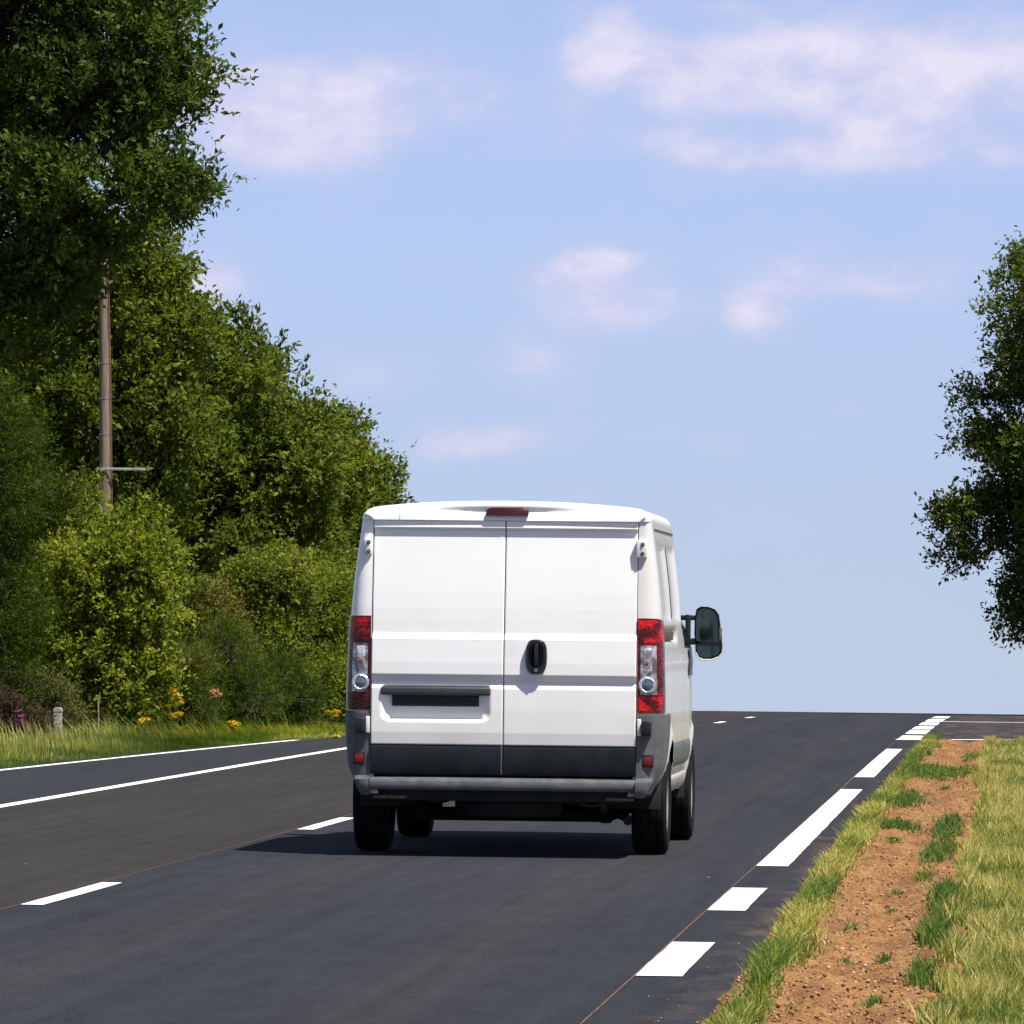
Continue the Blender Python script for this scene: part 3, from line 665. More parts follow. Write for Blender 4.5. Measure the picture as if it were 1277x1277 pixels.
# tail lamps: pieces of a shell that follows the corner
def corner_pt(s, t, z, o):        # t 0..1 round the corner, >1 runs along the side
    y = cy(t)+(t-1)*.20*(t > 1); w = hw(z) if t >= 1 else .858+(hw(z)-.858)*math.sin(max(t, 0)*math.pi/2)**PW
    if t >= 1: nx, ny = 1, 0
    elif t < .02: nx, ny = 0, -1
    else:
        a0, a1 = t-.005, min(t+.005, 1); W = hw(z)-.858
        dx = W*(math.sin(a1*math.pi/2)**PW-math.sin(a0*math.pi/2)**PW); dyy = cy(a1)-cy(a0)
        L = math.hypot(dx, dyy) or 1; nx, ny = dyy/L, -dx/L
    return (s*(w+nx*o), y+ny*o+yoff(z)*(1-min(max(t, 0), 1)), z)
def lamp_piece(s, t0, t1, z0, z1, o, mt, nm, par, topcurve=0):
    ts = np.linspace(t0, t1, 26); n = 10; rows = []
    for i, t in enumerate(ts):
        zt = z1-topcurve*((t-t0)/(t1-t0))**3; zs = np.linspace(z0, zt, n)
        row = [corner_pt(s, t, zs[0], 0)]+[corner_pt(s, t, z, o) for z in zs]+[corner_pt(s, t, zs[-1], 0)]
        rows.append(row)
    rows.insert(0, [corner_pt(s, t0, q[2], -.0) for q in rows[0]]); rows.append([corner_pt(s, t1, q[2], 0) for q in rows[-1]])
    return MB().grid(rows).build(nm, mt, par, angle=40)
for s in (-1, 1):
    zT = 1.548; base = lamp_piece(s, .002, 1.15, .940, zT, .009, darkred_lens, 'tail_light', van, .03)
    fr_ = lambda f: math.asin(f**1.5)*2/math.pi
    lamp_piece(s, fr_(.05), .98, 1.392, zT-.012, .012, red_lens, 'red_lens', base, .028)
    lamp_piece(s, fr_(.14), fr_(.74), 1.058, 1.372, .0125, clear_lens, 'clear_lens', base)
    lamp_piece(s, fr_(.08), fr_(.9), .952, 1.044, .012, red_lens if s > 0 else darkred_lens, 'red_lens', base)
    q = corner_pt(s, .42, 1.12, .018); q = Vector(q)
    def disc(prof, mt, nm, c): return MB().lathe(prof, c, 'y', 28).build(nm, mt, base)
    xq = s*.925; yq = -.052
    disc([(yq-.014, .034), (yq-.019, .044), (yq-.014, .056), (yq+.03, .058)], lamp_ring, 'lamp_ring', (xq, 0, 1.118))
    disc([(yq-.022, .001), (yq-.020, .020), (yq-.015, .038), (yq+.01, .038)], lamp_core, 'reversing_lamp', (xq, 0, 1.118))
    MB().box((s*.895, -.060, 1.20), (s*.955, .0, 1.355), .012).build('indicator', lens('indicator_glass', (.25,.22,.24), (.78,.76,.80), 70, .4), base)
    MB().lathe([(-.066, .001), (-.064, .012), (-.052, .016)], (s*.922, 0, 1.265), 'y', 14).build('indicator_bulb', amber, base)

# rear bumper: step in the middle, corner shells either side
mid = [(.01,.432),(-.085,.428),(-.112,.434),(-.120,.450),(-.120,.486),(-.113,.499),(-.095,.505),(-.06,.512),(.01,.514)]
bumper = MB().grid([[(x, y+.018*(x/.86)**2, z) for y, z in mid] for x in np.linspace(-.858, .858, 25)]).build('rear_bumper', plastic, van, angle=40)
for s in (-1, 1):
    rows = []
    tl = [0, .03]+list(np.linspace(.08, 1, 14))+list(np.linspace(1.15, 3.9, 16))
    for t in tl:
        zs = [.395,.400,.415,.44,.485,.497,.506,.52,.56,.62,.7,.8,.88,.925,.933]
        row = [corner_pt(s, t, .395, -.02)]
        for z in zs:
            led = smooth(.515, .495, z)*smooth(.80, .25, t)*.10
            tuck = -.05*smooth(.60, .395, z)*smooth(.3, .7, t)-.02*smooth(.44, .395, z)
            e = 0 if z in (.933,) else .013
            yy1 = corner_pt(s, t, z, e+tuck); yy1 = (yy1[0], yy1[1]-led, yy1[2])
            if t > 1:
                k = 1-.0*t; yl = yy1[1]
                rr = math.hypot(yl-1.0, z-.345)
                if rr < .42: yl = 1.0-math.sqrt(max(0, .42**2-(z-.345)**2)); yy1 = (yy1[0], yl, z)
            row.append(yy1)
        row.append(corner_pt(s, t, .933, -.012)); rows.append(row)
    bc = MB().grid(rows).build('bumper_corner', plastic, bumper, angle=40)
    # small square reflector in its surround
    x0, x1 = (s*.895, s*.968)
    fr = MB().box((x0, -.050, .592), (x1, .0, .672), .004).build('reflector_surround', black, bc)
    MB().box((x0+s*.010, -.054, .600), (x1-s*.010, .0, .660), .003).build('reflector', reflector_red, fr)
    # lower hinge: black block with a white leaf
    bl = MB().box((s*.892, -.105, .795), (s*.955, -.03, .888), .008).build('lower_hinge', black, bc)
    MB().box((s*.862, -.078, .792), (s*.888, -.02, .900), .006).build('hinge_leaf', hinge_m, bl)

# door mirrors
MO = .016
for s in (-1, 1):
    arm = MB(); arm.box((s*.94, 3.50, 1.545), (s*1.09, 3.58, 1.580), .01); arm.box((s*.94, 3.50, 1.375), (s*1.10, 3.58, 1.42), .01); arm.box((s*.985, 3.49, 1.36), (s*1.02, 3.59, 1.585), .008)
    ol = []
    pts = [(1.040,1.395),(1.032,1.45),(1.034,1.56),(1.045,1.622),(1.075,1.642),(1.13,1.640),(1.175,1.622),(1.202,1.585),(1.212,1.52),(1.222,1.44),(1.228,1.37),(1.224,1.325),(1.195,1.288),(1.13,1.268),(1.07,1.272),(1.045,1.30),(1.040,1.35)]
    def shell(k, y): 
        c = (1.13, 1.455); return [(s*(MO+c[0]+(x-c[0])*k), y, c[1]+(z-c[1])*k) for x, z in pts]
    mm = MB(); mm.grid([shell(.93, 3.50), shell(.985, 3.492), shell(1.0, 3.50), shell(1.0, 3.56), shell(.93, 3.63), shell(.7, 3.67)], close=True)
    n = len(pts); mm.f.append(tuple(range(n))); mm.f.append(tuple(5*n+k for k in reversed(range(n))))
    mi = mm.build('mirror', black, van); arm.build('mirror_arm', black, mi)
    g1 = [(1.050,1.400),(1.045,1.45),(1.047,1.56),(1.060,1.612),(1.085,1.628),(1.128,1.627),(1.166,1.610),(1.186,1.575),(1.193,1.50),(1.200,1.395)]
    MB().prism([(s*(x+MO), z) for x, z in g1], 3.487, 3.50).build('mirror_glass', mirror_m, mi)
    g2 = [(1.052,1.37),(1.205,1.365),(1.212,1.335),(1.19,1.302),(1.13,1.286),(1.075,1.288),(1.052,1.31)]
    MB().prism([(s*(x+MO), z) for x, z in g2], 3.488, 3.50).build('wide_angle_glass', mirror_m, mi)
    MB().box((s*(MO+1.205), 3.487, 1.40), (s*(MO+1.226), 3.54, 1.49), .005).build('side_repeater', clear_lens, mi)
    MB().tube([(s*(x+MO), 3.486, z) for x, z in [(1.046,1.32),(1.06,1.284),(1.10,1.270),(1.16,1.272),(1.20,1.290)]], .005).build('mirror_rim', hinge_m, mi)

# wheels
def wheel(x, y, s):
    r = .345; w = .112
    prof = [(-w*.9,.20),(-w,.235),(-w*1.04,.28),(-w,.318),(-w*.86,.337),(-w*.6,.344),(-w*.5,.345),(-w*.48,.338),(-w*.42,.338),(-w*.40,.345),(-.01,.3455),(-.008,.338),(.008,.338),(.01,.3455),(w*.40,.345),(w*.42,.338),(w*.48,.338),(w*.5,.345),(w*.6,.344),(w*.86,.337),(w,.318),(w*1.04,.28),(w,.235),(w*.9,.20)]
    o = bpy.data.objects.new('wheel', MB().lathe([(a, b) for a, b in prof], (0,0,0), 'x', 64, cap=False).build('t', rubber).data)
    bpy.data.objects.remove(bpy.data.objects['t']); C.objects.link(o); o.parent = van; o.location = (x, y, r)
    rim = MB().lathe([(s*-.08,.20),(s*.05,.196),(s*.092,.205),(s*.10,.214),(s*.103,.205),(s*.085,.19),(s*.07,.15),(s*.088,.10),(s*.098,.07),(s*.10,.03),(s*.10,.001)], (0,0,0), 'x', 48, cap=False)
    rm = rim.build('wheel_trim', alloy, o)
    for k in range(10):
        t = 2*math.pi*k/10; MB().box((s*.06, -.018, -.018), (s*.086, .018, .018), .006)
        b = MB().lathe([(s*.074,.019),(s*.0785,.001)], (0, .155*math.cos(t), .155*math.sin(t)), 'x', 10, cap=True); b.build('trim_hole', black, rm)
    MB().lathe([(-s*.10,.05),(-s*.06,.2),(-s*.06,.001)], (0,0,0), 'x', 24).build('brake_drum', under, o)
for s in (-1, 1):
    wheel(.900 if s > 0 else -.930, 1.0, s); wheel(.910 if s > 0 else -.935, 4.0, s)
# underside
MB().box((-.84, .06, .40), (.84, 4.6, .47)).build('floor_pan', under, van)
ub = MB(); ub.box((-.80, -.02, .36), (.80, .10, .45), .01); ub.box((-.50, .12, .34), (-.40, 4.4, .42)); ub.box((.40, .12, .34), (.50, 4.4, .42)); ub.build('chassis_frame', under, van)
ax = MB(); ax.tube([(-.80, 1.0, .33), (-.62, 1.0, .25), (.62, 1.0, .25), (.80, 1.0, .33)], .045, 12); ax.box((-.62, .97, .215), (.62, 1.03, .29), .01); ax.build('rear_axle', under, van)
for s in (-1, 1):
    sp = MB(); sp.tube([(s*.60, .15, .40), (s*.60, .6, .30), (s*.60, 1.0, .26), (s*.60, 1.4, .29), (s*.60, 1.8, .40)], .03, 8); sp.box((s*.57, .93, .20), (s*.64, 1.07, .30), .01); sp.build('leaf_spring', under, van)
    MB().tube([(s*.5, 1.0, .27), (s*.5, .75, .48)], .025, 8).build('damper', under, van)
sw = MB().lathe([(-.09,.12),(-.10,.22),(-.09,.31),(-.04,.335),(.04,.335),(.09,.31),(.10,.22),(.09,.12)], (.02, .52, .345), 'z', 48); sw.build('spare_wheel', under, van)
ex = MB().lathe([(0,.02),(.01,.10),(.55,.10),(.57,.02)], (-.25, 1.35, .30), 'y', 20); ex.tube([(-.25, 1.9, .30), (-.30, 3.6, .28)], .03, 8); ex.tube([(-.2, 1.4, .28), (.55, 1.3, .30), (.76, .72, .24), (.77, .58, .225)], .028, 10); ex.build('exhaust', under, van)
ft = MB(); ft.box((-.62, 3.55, .19), (.62, 4.5, .38), .02); ft.box((-.28, 2.6, .25), (.2, 3.5, .4), .02); ft.box((.1, 1.9, .235), (.62, 2.8, .4), .04); ft.build('engine_tray', under, van)
te = MB(); te.tube([(.50, -.01, .38), (.50, -.015, .345), (.56, -.02, .335), (.62, -.015, .345), (.62, -.01, .38)], .008, 8); te.build('towing_eye', bpy.data.materials['dusty_bracket'] if 'dusty_bracket' in bpy.data.materials else under, van)
jb = MB(); jb.box((.66, -.03, .372), (.84, .02, .392), .004); jb.build('bumper_bracket', vary(mat('dusty_bracket', rough=.8), 20, (.10,.08,.04), (.18,.15,.08)), van)
MB().box((-.84, -.03, .372), (-.62, .02, .392), .004).build('bumper_bracket', bpy.data.materials['dusty_bracket'], van)

# ------------------------------------------------------------------ trees and shrubs
leaf_oak = tint_mat('oak_leaves', [(0,(.026,.043,.009)),(.4,(.060,.092,.016)),(.75,(.115,.155,.026)),(1,(.19,.21,.05))], .6, .28, .12, .9)
leaf_mid = tint_mat('mixed_leaves', [(0,(.034,.056,.009)),(.4,(.098,.132,.018)),(.75,(.185,.215,.032)),(1,(.26,.26,.06))], .6, .36, .12, 1.0)
leaf_birch = tint_mat('pale_leaves', [(0,(.050,.080,.011)),(.4,(.145,.180,.022)),(.75,(.26,.285,.038)),(1,(.36,.35,.08))], .6, .38, .12, 1.0)
leaf_gorse = tint_mat('needle_shoots', [(0,(.026,.050,.008)),(.5,(.070,.115,.014)),(.85,(.13,.165,.024)),(1,(.22,.13,.04))], .8, .2, .06, .6)
leaf_conifer = tint_mat('conifer_shoots', [(0,(.012,.027,.004)),(.5,(.036,.070,.008)),(1,(.12,.165,.020))], .8, .25, .05, .7)
leaf_brown = tint_mat('heather_twigs', [(0,(.035,.026,.014)),(.4,(.085,.055,.034)),(.65,(.085,.085,.028)),(1,(.13,.16,.035))], .8, .1, .06, .2)
bark = vary(mat('bark', rough=.95), 8, (.035,.028,.022), (.10,.085,.068), bump=.01, bump_scale=25)
twig_m = mat('twig_bark', (.075,.055,.040), .9)

def rand_dir(r, n):
    v = r.normal(size=(n, 3)); return v/np.linalg.norm(v, axis=1, keepdims=True)
def leafset(cen, axis, r, per, L, spread, size, asp, upb, fold=.25):
    """cen (n,3) spray bases, axis (n,3) unit; leaves strung along each spray"""
    n = len(cen); k = n*per
    t = np.tile(np.linspace(.15, 1, per), n)+r.normal(0, .06, k); Lr = np.repeat(L*r.uniform(.6, 1.3, n), per)
    c = np.repeat(cen, per, 0)+np.repeat(axis, per, 0)*(t*Lr)[:, None]+rand_dir(r, k)*(spread*r.random(k))[:, None]
    d = np.repeat(axis, per, 0)*.7+rand_dir(r, k)*.9; d[:, 2] += upb; d /= np.linalg.norm(d, axis=1, keepdims=True)
    nn = rand_dir(r, k)*.75; nn[:, 2] += .75; w = np.cross(d, nn); w /= np.linalg.norm(w, axis=1, keepdims=True)+1e-9; nn = np.cross(w, d)
    s_ = size*r.uniform(.45, 1.5, k); a = s_[:, None]; b = (s_*asp)[:, None]
    V = np.stack([c, c+d*a*.5+w*b*.5+nn*b*fold, c+d*a, c+d*a*.5-w*b*.5+nn*b*fold], 1).reshape(-1, 3)
    F = np.arange(4*k).reshape(-1, 4)
    return V, F
def tree(name, base, lobes, mt, seed, n, per=16, L=.34, spread=.10, size=.085, asp=.5, upb=.15, tmean=.42, tsd=.13, shell=.45, trunk=.14, droop=0., clumps=15, limb=True, horiz=1.0, crown='crown', **k):
    """lobes: (px, py, Y, rx_px, rz_px, ry_m) -> world ellipsoids"""
    r = np.random.default_rng(seed); t = empty(name, base, **k); B = np.array(base)
    E = []
    for (px, py, Yc, rx, rz, ry) in lobes:
        c = at(px, py, Yc); E.append((c.x, c.y, c.z, rx*Yc/FPX, ry, rz*Yc/FPX))
    E = np.array(E); vol = (E[:, 3]*E[:, 4]*E[:, 5])**.67; pick = r.choice(len(E), n, p=vol/vol.sum()); e = E[pick]
    dr = rand_dir(r, n); rad = (shell+(1-shell)*r.random(n)**.6)
    bumps = 1+.16*np.sin(dr[:, 0]*7+pick*1.3+seed)*np.sin(dr[:, 2]*8+pick*2.1)+.10*np.sin(dr[:, 0]*17+dr[:, 1]*13)*np.sin(dr[:, 2]*19+seed)
    stray = 1+(r.random(n) < .07)*r.uniform(.02, .16, n)
    # foliage gathers in boughs: sub-clumps near each lobe's surface, with hollows between them
    cen = e[:, :3]+dr*e[:, 3:]*(rad*bumps*stray)[:, None]
    K = clumps; sd = rand_dir(r, len(E)*K).reshape(len(E), K, 3); sr = r.uniform(.62, 1.02, (len(E), K)); sz = r.uniform(.15, .36, (len(E), K)); sub = r.integers(0, K, n)
    isub = r.random(n) < .80; gm = np.cbrt(e[:, 3]*e[:, 4]*e[:, 5])
    cs = e[:, :3]+sd[pick, sub]*e[:, 3:]*sr[pick, sub][:, None]; off = dr*(gm*sz[pick, sub]*r.random(n)**.45)[:, None]*np.array([1.15, 1.15, .75])
    cen = np.where(isub[:, None], cs+off, cen); inner = e[:, :3]+dr*e[:, 3:]*(r.random(n)**.5*.85)[:, None]; cen = np.where((~isub & (r.random(n) < .6))[:, None], inner, cen)
    subt = np.where(isub, r.normal(0, .10, (len(E), K))[pick, sub], -.05)
    keep = cen[:, 2] > zgv(cen[:, 1])+.08; cen = cen[keep]; dr = dr[keep]; pick = pick[keep]; subt = subt[keep]; n = len(cen)
    ax = dr*.8+rand_dir(r, n)*.55; ax[:, 2] = ax[:, 2]*horiz+.30-droop; ax /= np.linalg.norm(ax, axis=1, keepdims=True)
    V, F = leafset(cen, ax, r, per, L, spread, size, asp, upb)
    cl = .13*np.sin(cen[:, 0]*2.3+seed)*np.sin(cen[:, 2]*2.9+1)*1.2*.6+subt+r.normal(0, .05, n)
    tn = np.clip(tmean+np.repeat(cl, per)+r.normal(0, tsd, n*per)+(r.random(n*per) < .03)*.35, 0, 1)
    # sprigs standing clear of the outline
    m_ = n//22; q = r.integers(0, n, m_); sa = dr[q]*.7+rand_dir(r, m_)*.4; sa[:, 2] += .45-droop; sa /= np.linalg.norm(sa, axis=1, keepdims=True)
    V2, F2 = leafset(cen[q], sa, r, 14, L*1.9, spread*.35, size, asp, upb); V = np.concatenate([V, V2]); F = np.concatenate([F, F2+n*per*4]); tn = np.concatenate([tn, np.clip(tmean+r.normal(.03, tsd, m_*14), 0, 1)])
    np_mesh(crown, V-B, F, mt, t, tint=tn)
    # trunk, limbs and twigs
    if limb:
        mb = MB(); top = E[np.argmax(E[:, 2])]; mid = np.average(E[:, :3], axis=0, weights=vol)
        h = max(mid[2]-B[2], .5); p0 = Vector(base); p1 = Vector((B[0]*.6+mid[0]*.4, B[1]*.6+mid[1]*.4, B[2]+h*.45)); p2 = Vector(tuple(mid)); p3 = Vector((top[0], top[1], top[2]+top[5]*.5))
        pts = [p0, p0.lerp(p1, .5), p1, p1.lerp(p2, .5), p2, p2.lerp(p3, .6), p3]
        q0 = p0
        mb.tube([tuple(q-q0) for q in pts], [trunk*1.25, trunk, trunk*.85, trunk*.7, trunk*.55, trunk*.32, trunk*.1], 10)
        mb.build('trunk', bark, t)
        tw = MB()
        for i in range(len(E)):
            c = Vector(tuple(E[i, :3])); s0 = pts[2].lerp(pts[4], r.random()); m_ = s0.lerp(c, .5)+Vector((0, 0, .15*(c-s0).length))
            tw.tube([tuple(q-q0) for q in (s0, m_, c)], [trunk*.42, trunk*.3, trunk*.16], 7)
        mb2 = tw.build('limb', bark, t)
        sel = r.choice(n, min(n, 420), replace=False); tv = MB()
        for i in sel:
            c = Vector(tuple(E[pick[i], :3])); g_ = Vector(tuple(cen[i])); tip = g_+Vector(tuple(ax[i]))*L*.8; s0 = c.lerp(g_, .15)
            m_ = s0.lerp(g_, .55)+Vector(tuple(r.normal(0, .06, 3)))
            tv.tube([tuple(q-q0) for q in (s0, m_, g_, tip)], [.016, .010, .006, .002], 4, cap=False)
        tv.build('twigs', twig_m, t)
    return t
def gbase(px, Y):
    p_ = at(px, 800, Y); return (p_.x, Y, zg(Y)-.05)

# tall oak leaning over the left edge of the picture
tree('oak_tree', gbase(-60, 88), [(20,40,88,170,150,2.6),(140,70,87,105,92,1.8),(182,-5,87,70,60,1.3),(195,120,87,50,30,1.1),(120,190,87,115,95,1.9),(205,235,86.5,62,38,1.0),(-40,200,88,150,150,2.4),(40,300,88,110,90,1.8),(0,390,88,95,70,1.5),(-140,100,89,200,220,2.8),(60,-120,88,200,140,2.8),(-120,-200,89,220,200,3)],
     leaf_oak, 101, 13500, 17, .36, .13, .105, .46, tmean=.40, shell=.35, trunk=.28, label='tall dark oak overhanging the top left of the road', cat='tree', group='trees along the left of the road')
tree('hedgerow_tree', gbase(150, 100), [(165,330,100,78,62,1.5),(120,420,100,110,80,1.9),(195,430,100,72,66,1.5),(60,480,100,110,100,1.9),(150,520,100,120,100,2.0),(20,600,100,90,90,1.6),(130,630,100,110,90,1.8)],
     leaf_mid, 102, 7000, 16, .34, .12, .10, .5, tmean=.42, shell=.35, trunk=.16, label='bushy green tree directly behind the wooden pole', cat='tree', group='trees along the left of the road')
tree('hedgerow_tree', gbase(290, 108), [(262,485,108,72,82,1.6),(325,510,108,68,82,1.5),(300,590,108,110,110,2.0),(230,600,108,90,110,1.7),(370,572,108,55,62,1.3),(340,690,108,100,90,1.8),(250,740,108,80,80,1.5)],
     leaf_mid, 103, 7400, 16, .34, .12, .10, .5, tmean=.44, shell=.35, trunk=.17, label='rounded green tree whose top slopes down toward the van', cat='tree', group='trees along the left of the road')
tree('hedgerow_tree', gbase(430, 112), [(405,560,112,42,48,1.2),(448,606,112,38,40,1.1),(405,630,112,68,85,1.7),(452,668,112,32,60,1.1),(400,720,112,70,90,1.6),(455,740,112,30,80,1.1),(420,820,112,50,80,1.4)],
     leaf_mid, 104, 5600, 16, .34, .12, .095, .5, tmean=.40, shell=.35, trunk=.13, label='green tree nearest the left side of the van', cat='tree', group='trees along the left of the road')
# deeper wood behind them
wv, wf, wt = [], [], []; off = 0; r = np.random.default_rng(77)
for (px, py, Yc, rx, rz, ry) in [(40,560,118,140,220,2.5),(170,600,120,130,180,2.5),(280,650,124,110,150,2.5),(370,700,128,75,140,2.2),(430,760,130,45,110,2.0),(100,780,116,200,120,2.2),(300,830,124,150,60,2)]:
    n_ = 1500; c = at(px, py, Yc); e = np.array([rx*Yc/FPX, ry, rz*Yc/FPX]); d_ = rand_dir(r, n_); cen = np.array(c)+d_*e*(.5+.5*r.random(n_))[:, None]
    a_ = d_*.8+rand_dir(r, n_)*.6; a_[:, 2] += .3; a_ /= np.linalg.norm(a_, axis=1, keepdims=True)
    v1, f1_ = leafset(cen, a_, r, 12, .4, .18, .16, .55, .1); wv.append(v1); wf.append(f1_+off); off += len(v1); wt.append(np.clip(r.normal(.25, .12, n_*12), 0, 1))
np_mesh('woodland', np.concatenate(wv), np.concatenate(wf), leaf_mid, tint=np.concatenate(wt), kind='stuff', label='dark interior of the wood behind the left tree line')

# right tree
tree('oak_tree', gbase(1420, 150), [(1302,372,150,58,62,2.0),(1280,440,150,44,50,1.6),(1238,492,150,50,13,1.2),(1228,546,150,46,13,1.0),(1292,560,150,52,70,2.0),(1215,640,150,42,26,1.4),(1180,648,150,24,12,0.9),(1280,640,150,54,44,1.9),(1212,690,150,36,12,1.1),(1300,735,150,46,66,1.8),(1268,765,150,20,36,1.0),(1372,470,150,90,140,3.0),(1370,650,150,100,130,3.2),(1460,500,150,150,220,3.8)],
     leaf_oak, 105, 10500, 16, .42, .14, .115, .5, tmean=.52, shell=.35, clumps=11, trunk=.26, label='large dark oak entering from the right above the side road', cat='tree')

tree('oak_tree', (6.6, 107.5, -.1), [(1650,560,107.5,170,130,2.4),(1720,480,108,150,120,2.2),(1800,600,107,160,130,2.3)], leaf_oak, 106, 2600, 14, .34, .12, .14, .5, tmean=.4, shell=.3, trunk=.2, label='roadside oak beyond the right picture edge, seen only by its shadow', cat='tree')

# shrubs in front of the tree line
S = dict(cat='shrub', group='shrubs at the foot of the left trees')
tree('shrub', gbase(150, 87), [(160,690,87,45,55,.7),(120,720,87,55,60,.8),(165,770,87,50,65,.8),(110,810,87,60,55,.8),(170,845,87,42,45,.7),(100,865,87,50,38,.6),(150,880,86.8,50,26,.5),(60,760,87.5,45,60,.7)],
     leaf_birch, 201, 4200, 16, .28, .08, .070, .55, tmean=.48, trunk=.05, label='bright yellow green bush covering the foot of the wooden pole', **S)
tree('shrub', gbase(45, 90), [(60,650,90,70,60,1.0),(20,690,90,60,70,1.0),(70,720,90,50,60,.9),(30,790,90,70,70,1.0),(90,840,89,50,50,.8)],
     leaf_mid, 202, 3000, 16, .30, .09, .068, .5, tmean=.52, trunk=.06, label='mid green bush between the conifer and the bright bush', **S)
tree('conifer', gbase(-25, 82), [(-25,530,82,58,50,.9),(-5,600,82,52,60,.9),(-20,680,82,62,70,1.0),(-10,760,82,58,60,1.0),(-10,830,82,50,50,.9)],
     leaf_conifer, 203, 5200, 22, .36, .06, .060, .16, upb=-.05, tmean=.5, tsd=.18, trunk=.09, droop=.2, horiz=.5, label='feathery deep green conifer at the left edge', cat='tree')
tree('gorse_bush', gbase(290, 91), [(285,830,91,40,45,.6),(260,870,91,35,35,.6),(310,870,91,35,38,.6)], leaf_gorse, 204, 2600, 24, .26, .05, .055, .13, upb=.5, tmean=.45, trunk=.03,
     label='dark needle leaved gorse bush under the rounded tree', **S)
tree('gorse_bush', gbase(355, 93), [(350,860,93,30,38,.5),(375,880,93,24,22,.4),(330,885,93,26,22,.4)], leaf_gorse, 205, 1700, 24, .26, .05, .055, .13, upb=.5, tmean=.35, trunk=.03,
     label='small dark gorse bush nearest the van', **S)
tree('gorse_bush', gbase(225, 89), [(222,840,89,28,45,.5),(235,880,89,30,28,.5)], leaf_gorse, 206, 1500, 24, .24, .05, .055, .13, upb=.5, tmean=.62, trunk=.03,
     label='green gorse bush beside the yellow flowers', **S)
tree('shrub', gbase(245, 95), [(245,775,95,36,50,.7),(270,800,95,36,40,.7)], leaf_gorse, 207, 1700, 18, .28, .07, .05, .35, tmean=.75, trunk=.03, label='brownish half dry bush above the gorse', **S)
tree('shrub', gbase(405, 99), [(400,750,99,36,50,.8),(415,810,99,36,55,.8),(400,860,98,40,40,.7),(360,800,99,40,50,.8),(432,870,98,20,40,.5)], leaf_birch, 208, 3000, 16, .28, .08, .055, .5, tmean=.36, trunk=.05,
     label='yellowish green hedge bush just left of the van', **S)
tree('shrub', gbase(320, 98), [(310,760,98,50,50,.9),(350,740,98,40,50,.8),(330,800,98,45,40,.8)], leaf_mid, 209, 2200, 16, .3, .09, .07, .5, tmean=.55, trunk=.05, label='mid green bush between the gorse and the rounded tree', **S)
tree('heather_bush', gbase(20, 80), [(2,896,80,28,24,.5),(36,908,80,30,15,.5),(12,925,79,34,11,.4)], leaf_brown, 210, 2400, 20, .16, .04, .035, .25, upb=.4, tmean=.35, trunk=.02, label='low purplish brown heather at the road edge', cat='shrub')
tree('heather_bush', gbase(45, 83), [(20,868,83,30,22,.5),(62,875,83,30,26,.5)], leaf_brown, 211, 1800, 20, .18, .05, .04, .25, upb=.4, tmean=.78, trunk=.02, label='olive brown bush behind the purplish heather', cat='shrub')

# ------------------------------------------------------------------ wooden pole with step bands and side bracket
Yp = 92.0; bx = gbase(136, Yp); top = at(129, 322, Yp); pole = empty('wooden_pole', bx, label='weathered wooden pole with metal bands rising from the bright bush', cat='pole')
B_ = Vector(bx); T_ = top-B_
wood = vary(mat('weathered_wood', rough=.9), 5, (.12,.088,.062), (.25,.20,.155), stretch=(6, 6, .35), bump=.004, bump_scale=30)
MB().tube([tuple(T_*k) for k in (0, .25, .5, .75, .97, 1)], [.106, .099, .090, .079, .070, .060], 20).build('shaft', wood, pole)
def ppos(py):
    q = at(132, py, Yp); return T_*((q.z-B_.z)/T_.z)
for py in (370, 453, 497, 542, 585):
    c = ppos(py); rr_ = .106-.036*(c.z/T_.z)+.004
    MB().lathe([(-.011, rr_), (.011, rr_)], tuple(c), 'z', 20, cap=False).build('band', steel, pole)
c = ppos(585); MB().box((c.x-.11, c.y-.13, c.z-.022), (c.x+.60, c.y-.10, c.z+.018), .006).build('bracket', vary(mat('grey_wood', rough=.8), 9, (.22,.21,.20), (.36,.35,.33)), pole)
MB().tube([tuple(ppos(885)+Vector((.106, -.05, 0))), tuple(ppos(460)+Vector((.094, -.045, 0))), tuple(ppos(330)+Vector((.075, -.04, 0)))], .009, 6).build('cable_guard', mat('rusty_conduit', (.20,.06,.035), .7), pole)

# marker stone and stake on the left verge
Ym = 80.; q = at(72, 905, Ym); gz = zg(Ym)-.05
st = empty('marker_stone', (q.x, Ym, gz), label='small weathered whitish marker stone in the verge grass', cat='marker post')
hgt = at(72, 882, Ym).z-gz; m_ = vary(mat('lichen_stone', rough=.95), 22, (.12,.13,.09), (.34,.33,.27), .38, .58, bump=.006, bump_scale=40)
MB().box((-.052, -.045, 0), (.052, .045, hgt-.05), .012).build('post', m_, st); MB().prism([(-.056, hgt-.055), (.056, hgt-.055), (.056, hgt-.025), (.03, hgt), (-.03, hgt), (-.056, hgt-.025)], -.05, .05, .008).build('cap', mat('pale_stone', (.32,.30,.25), .9), st)
q = at(122, 905, 84); stk = empty('stake', (q.x, 84, -.07), label='thin pale dead stem standing in the grass below the bright bush', cat='dead stem')
MB().tube([(0,0,0),(.01,0,.3),(.0,0,.52),(.025,.0,.66)], [.014,.012,.010,.004], 7).build('stem', vary(mat('dead_wood', rough=.9), 20, (.20,.15,.10), (.34,.28,.20)), stk)

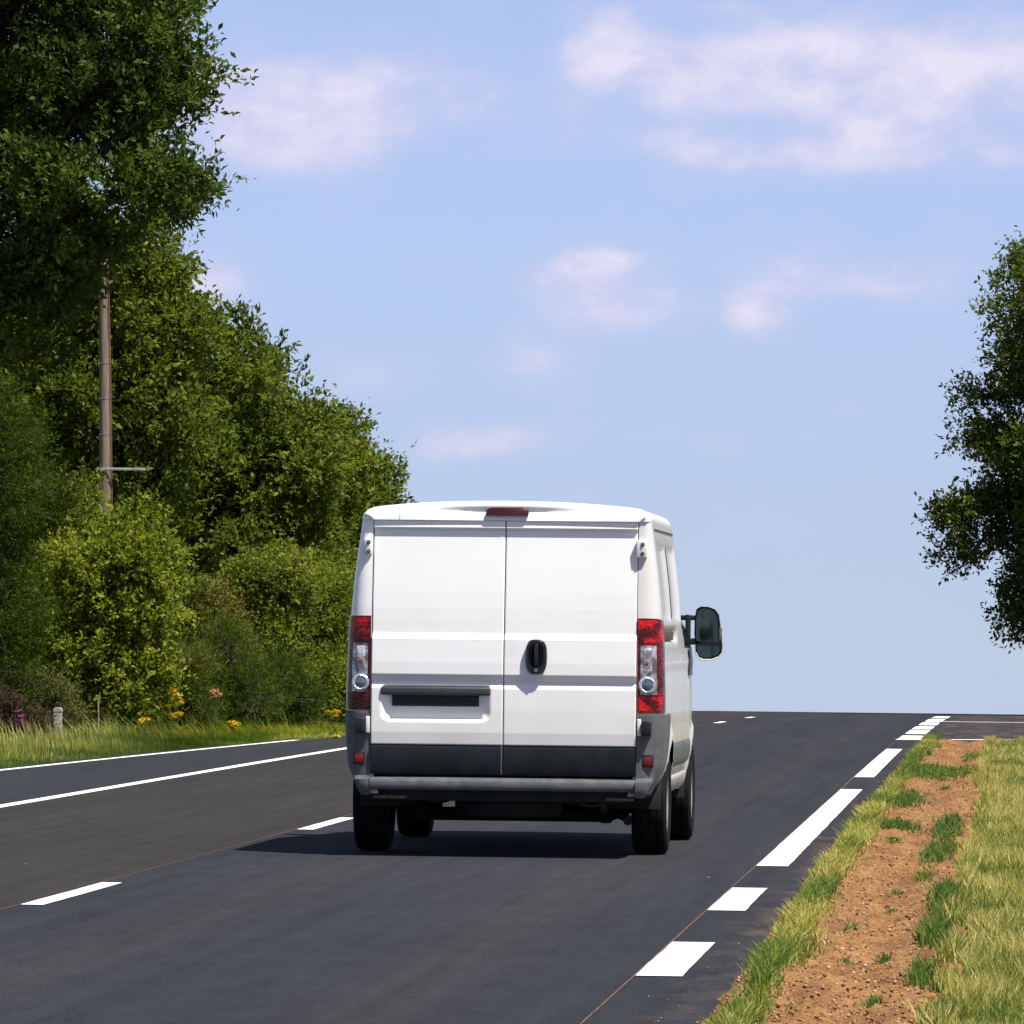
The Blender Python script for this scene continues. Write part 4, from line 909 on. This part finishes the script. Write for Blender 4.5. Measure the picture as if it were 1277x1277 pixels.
# wild flowers
yel = tint_mat('yellow_petals', [(0,(.45,.27,.01)),(.5,(.70,.48,.012)),(1,(.75,.60,.05))], .6, .2)
pea = tint_mat('faded_petals', [(0,(.42,.20,.09)),(1,(.72,.42,.20))], .7, .2)
pur = tint_mat('purple_petals', [(0,(.12,.03,.07)),(1,(.30,.085,.17))], .7, .2)
stem_m = mat('flower_stem', (.07,.11,.025), .7)
def flower(name, px, heads, Yf, mt, seed, label, r_head=.055, nper=60, **k):
    r_head *= .72; nper = int(nper*.62)
    r = np.random.default_rng(seed); b0 = gbase(px, Yf); t = empty(name, b0, label=label, **k); mb = MB()
    for (hx, hy) in heads:
        c = at(hx, hy, Yf-.05); c = Vector((c.x-b0[0], c.y-b0[1]+r.uniform(-.05, .05), c.z-b0[2]))
        mb.tube([(0, 0, 0), (c.x*.4, c.y*.4, c.z*.55), tuple(c)], [.007, .006, .004], 5)
    mb.build('stem', stem_m, t)
    for (hx, hy) in heads:
        c = at(hx, hy, Yf-.05); c = np.array([c.x-b0[0], c.y-b0[1], c.z-b0[2]])
        d_ = rand_dir(r, nper); d_[:, 2] *= .45; cen = c+d_*r_head*np.array([1.4, 1, 1]); a_ = rand_dir(r, nper); a_[:, 2] = abs(a_[:, 2])
        V, F = leafset(cen, a_, r, 4, .012, .012, .026, .8, .3); np_mesh('flower_head', V, F, mt, t, tint=r.random(len(F)))
    V, F = leafset(np.array([[0, 0, .02+.5*r.random()*.3] for _ in range(26)])*1.0, rand_dir(r, 26), r, 5, .09, .03, .05, .3, .2); np_mesh('foliage', V, F, leaf_mid, t, tint=r.uniform(.4, .8, len(F)))
G = dict(cat='wildflower', group='yellow wildflowers along the left verge')
flower('ragwort', 217, [(221,868),(214,880),(223,877),(209,892),(216,895),(223,891),(214,862)], 87.2, yel, 301, 'tallest clump of yellow flowers, with several stacked heads', **G)
flower('ragwort', 180, [(178,900),(182,898)], 85.5, yel, 302, 'single small yellow flower head left of the tallest clump', r_head=.04, **G)
flower('ragwort', 225, [(225,917),(222,919)], 84.5, yel, 303, 'lowest yellow flower, close to the white edge line', r_head=.045, **G)
flower('ragwort', 292, [(288,902),(296,904),(291,905)], 88.3, yel, 304, 'yellow flowers in front of the dark gorse bush', r_head=.045, **G)
flower('ragwort', 414, [(410,889),(417,893),(419,888)], 94.5, yel, 305, 'yellow flowers nearest the van', r_head=.045, **G)
flower('ragwort', 418, [(415,920),(421,919)], 86.5, yel, 306, 'tiny yellow flowers where the grass creeps over the shoulder', r_head=.03, nper=30, **G)
flower('faded_flower', 270, [(268,863),(271,867),(267,869)], 88.2, pea, 307, 'faded peach coloured flower cluster on the gorse', cat='wildflower', r_head=.05)
flower('foxglove', 28, [(24,888),(27,894),(26,900),(30,906),(28,912),(26,916)], 78.6, pur, 308, 'purple flower spike in front of the heather', cat='wildflower', r_head=.035, nper=40)
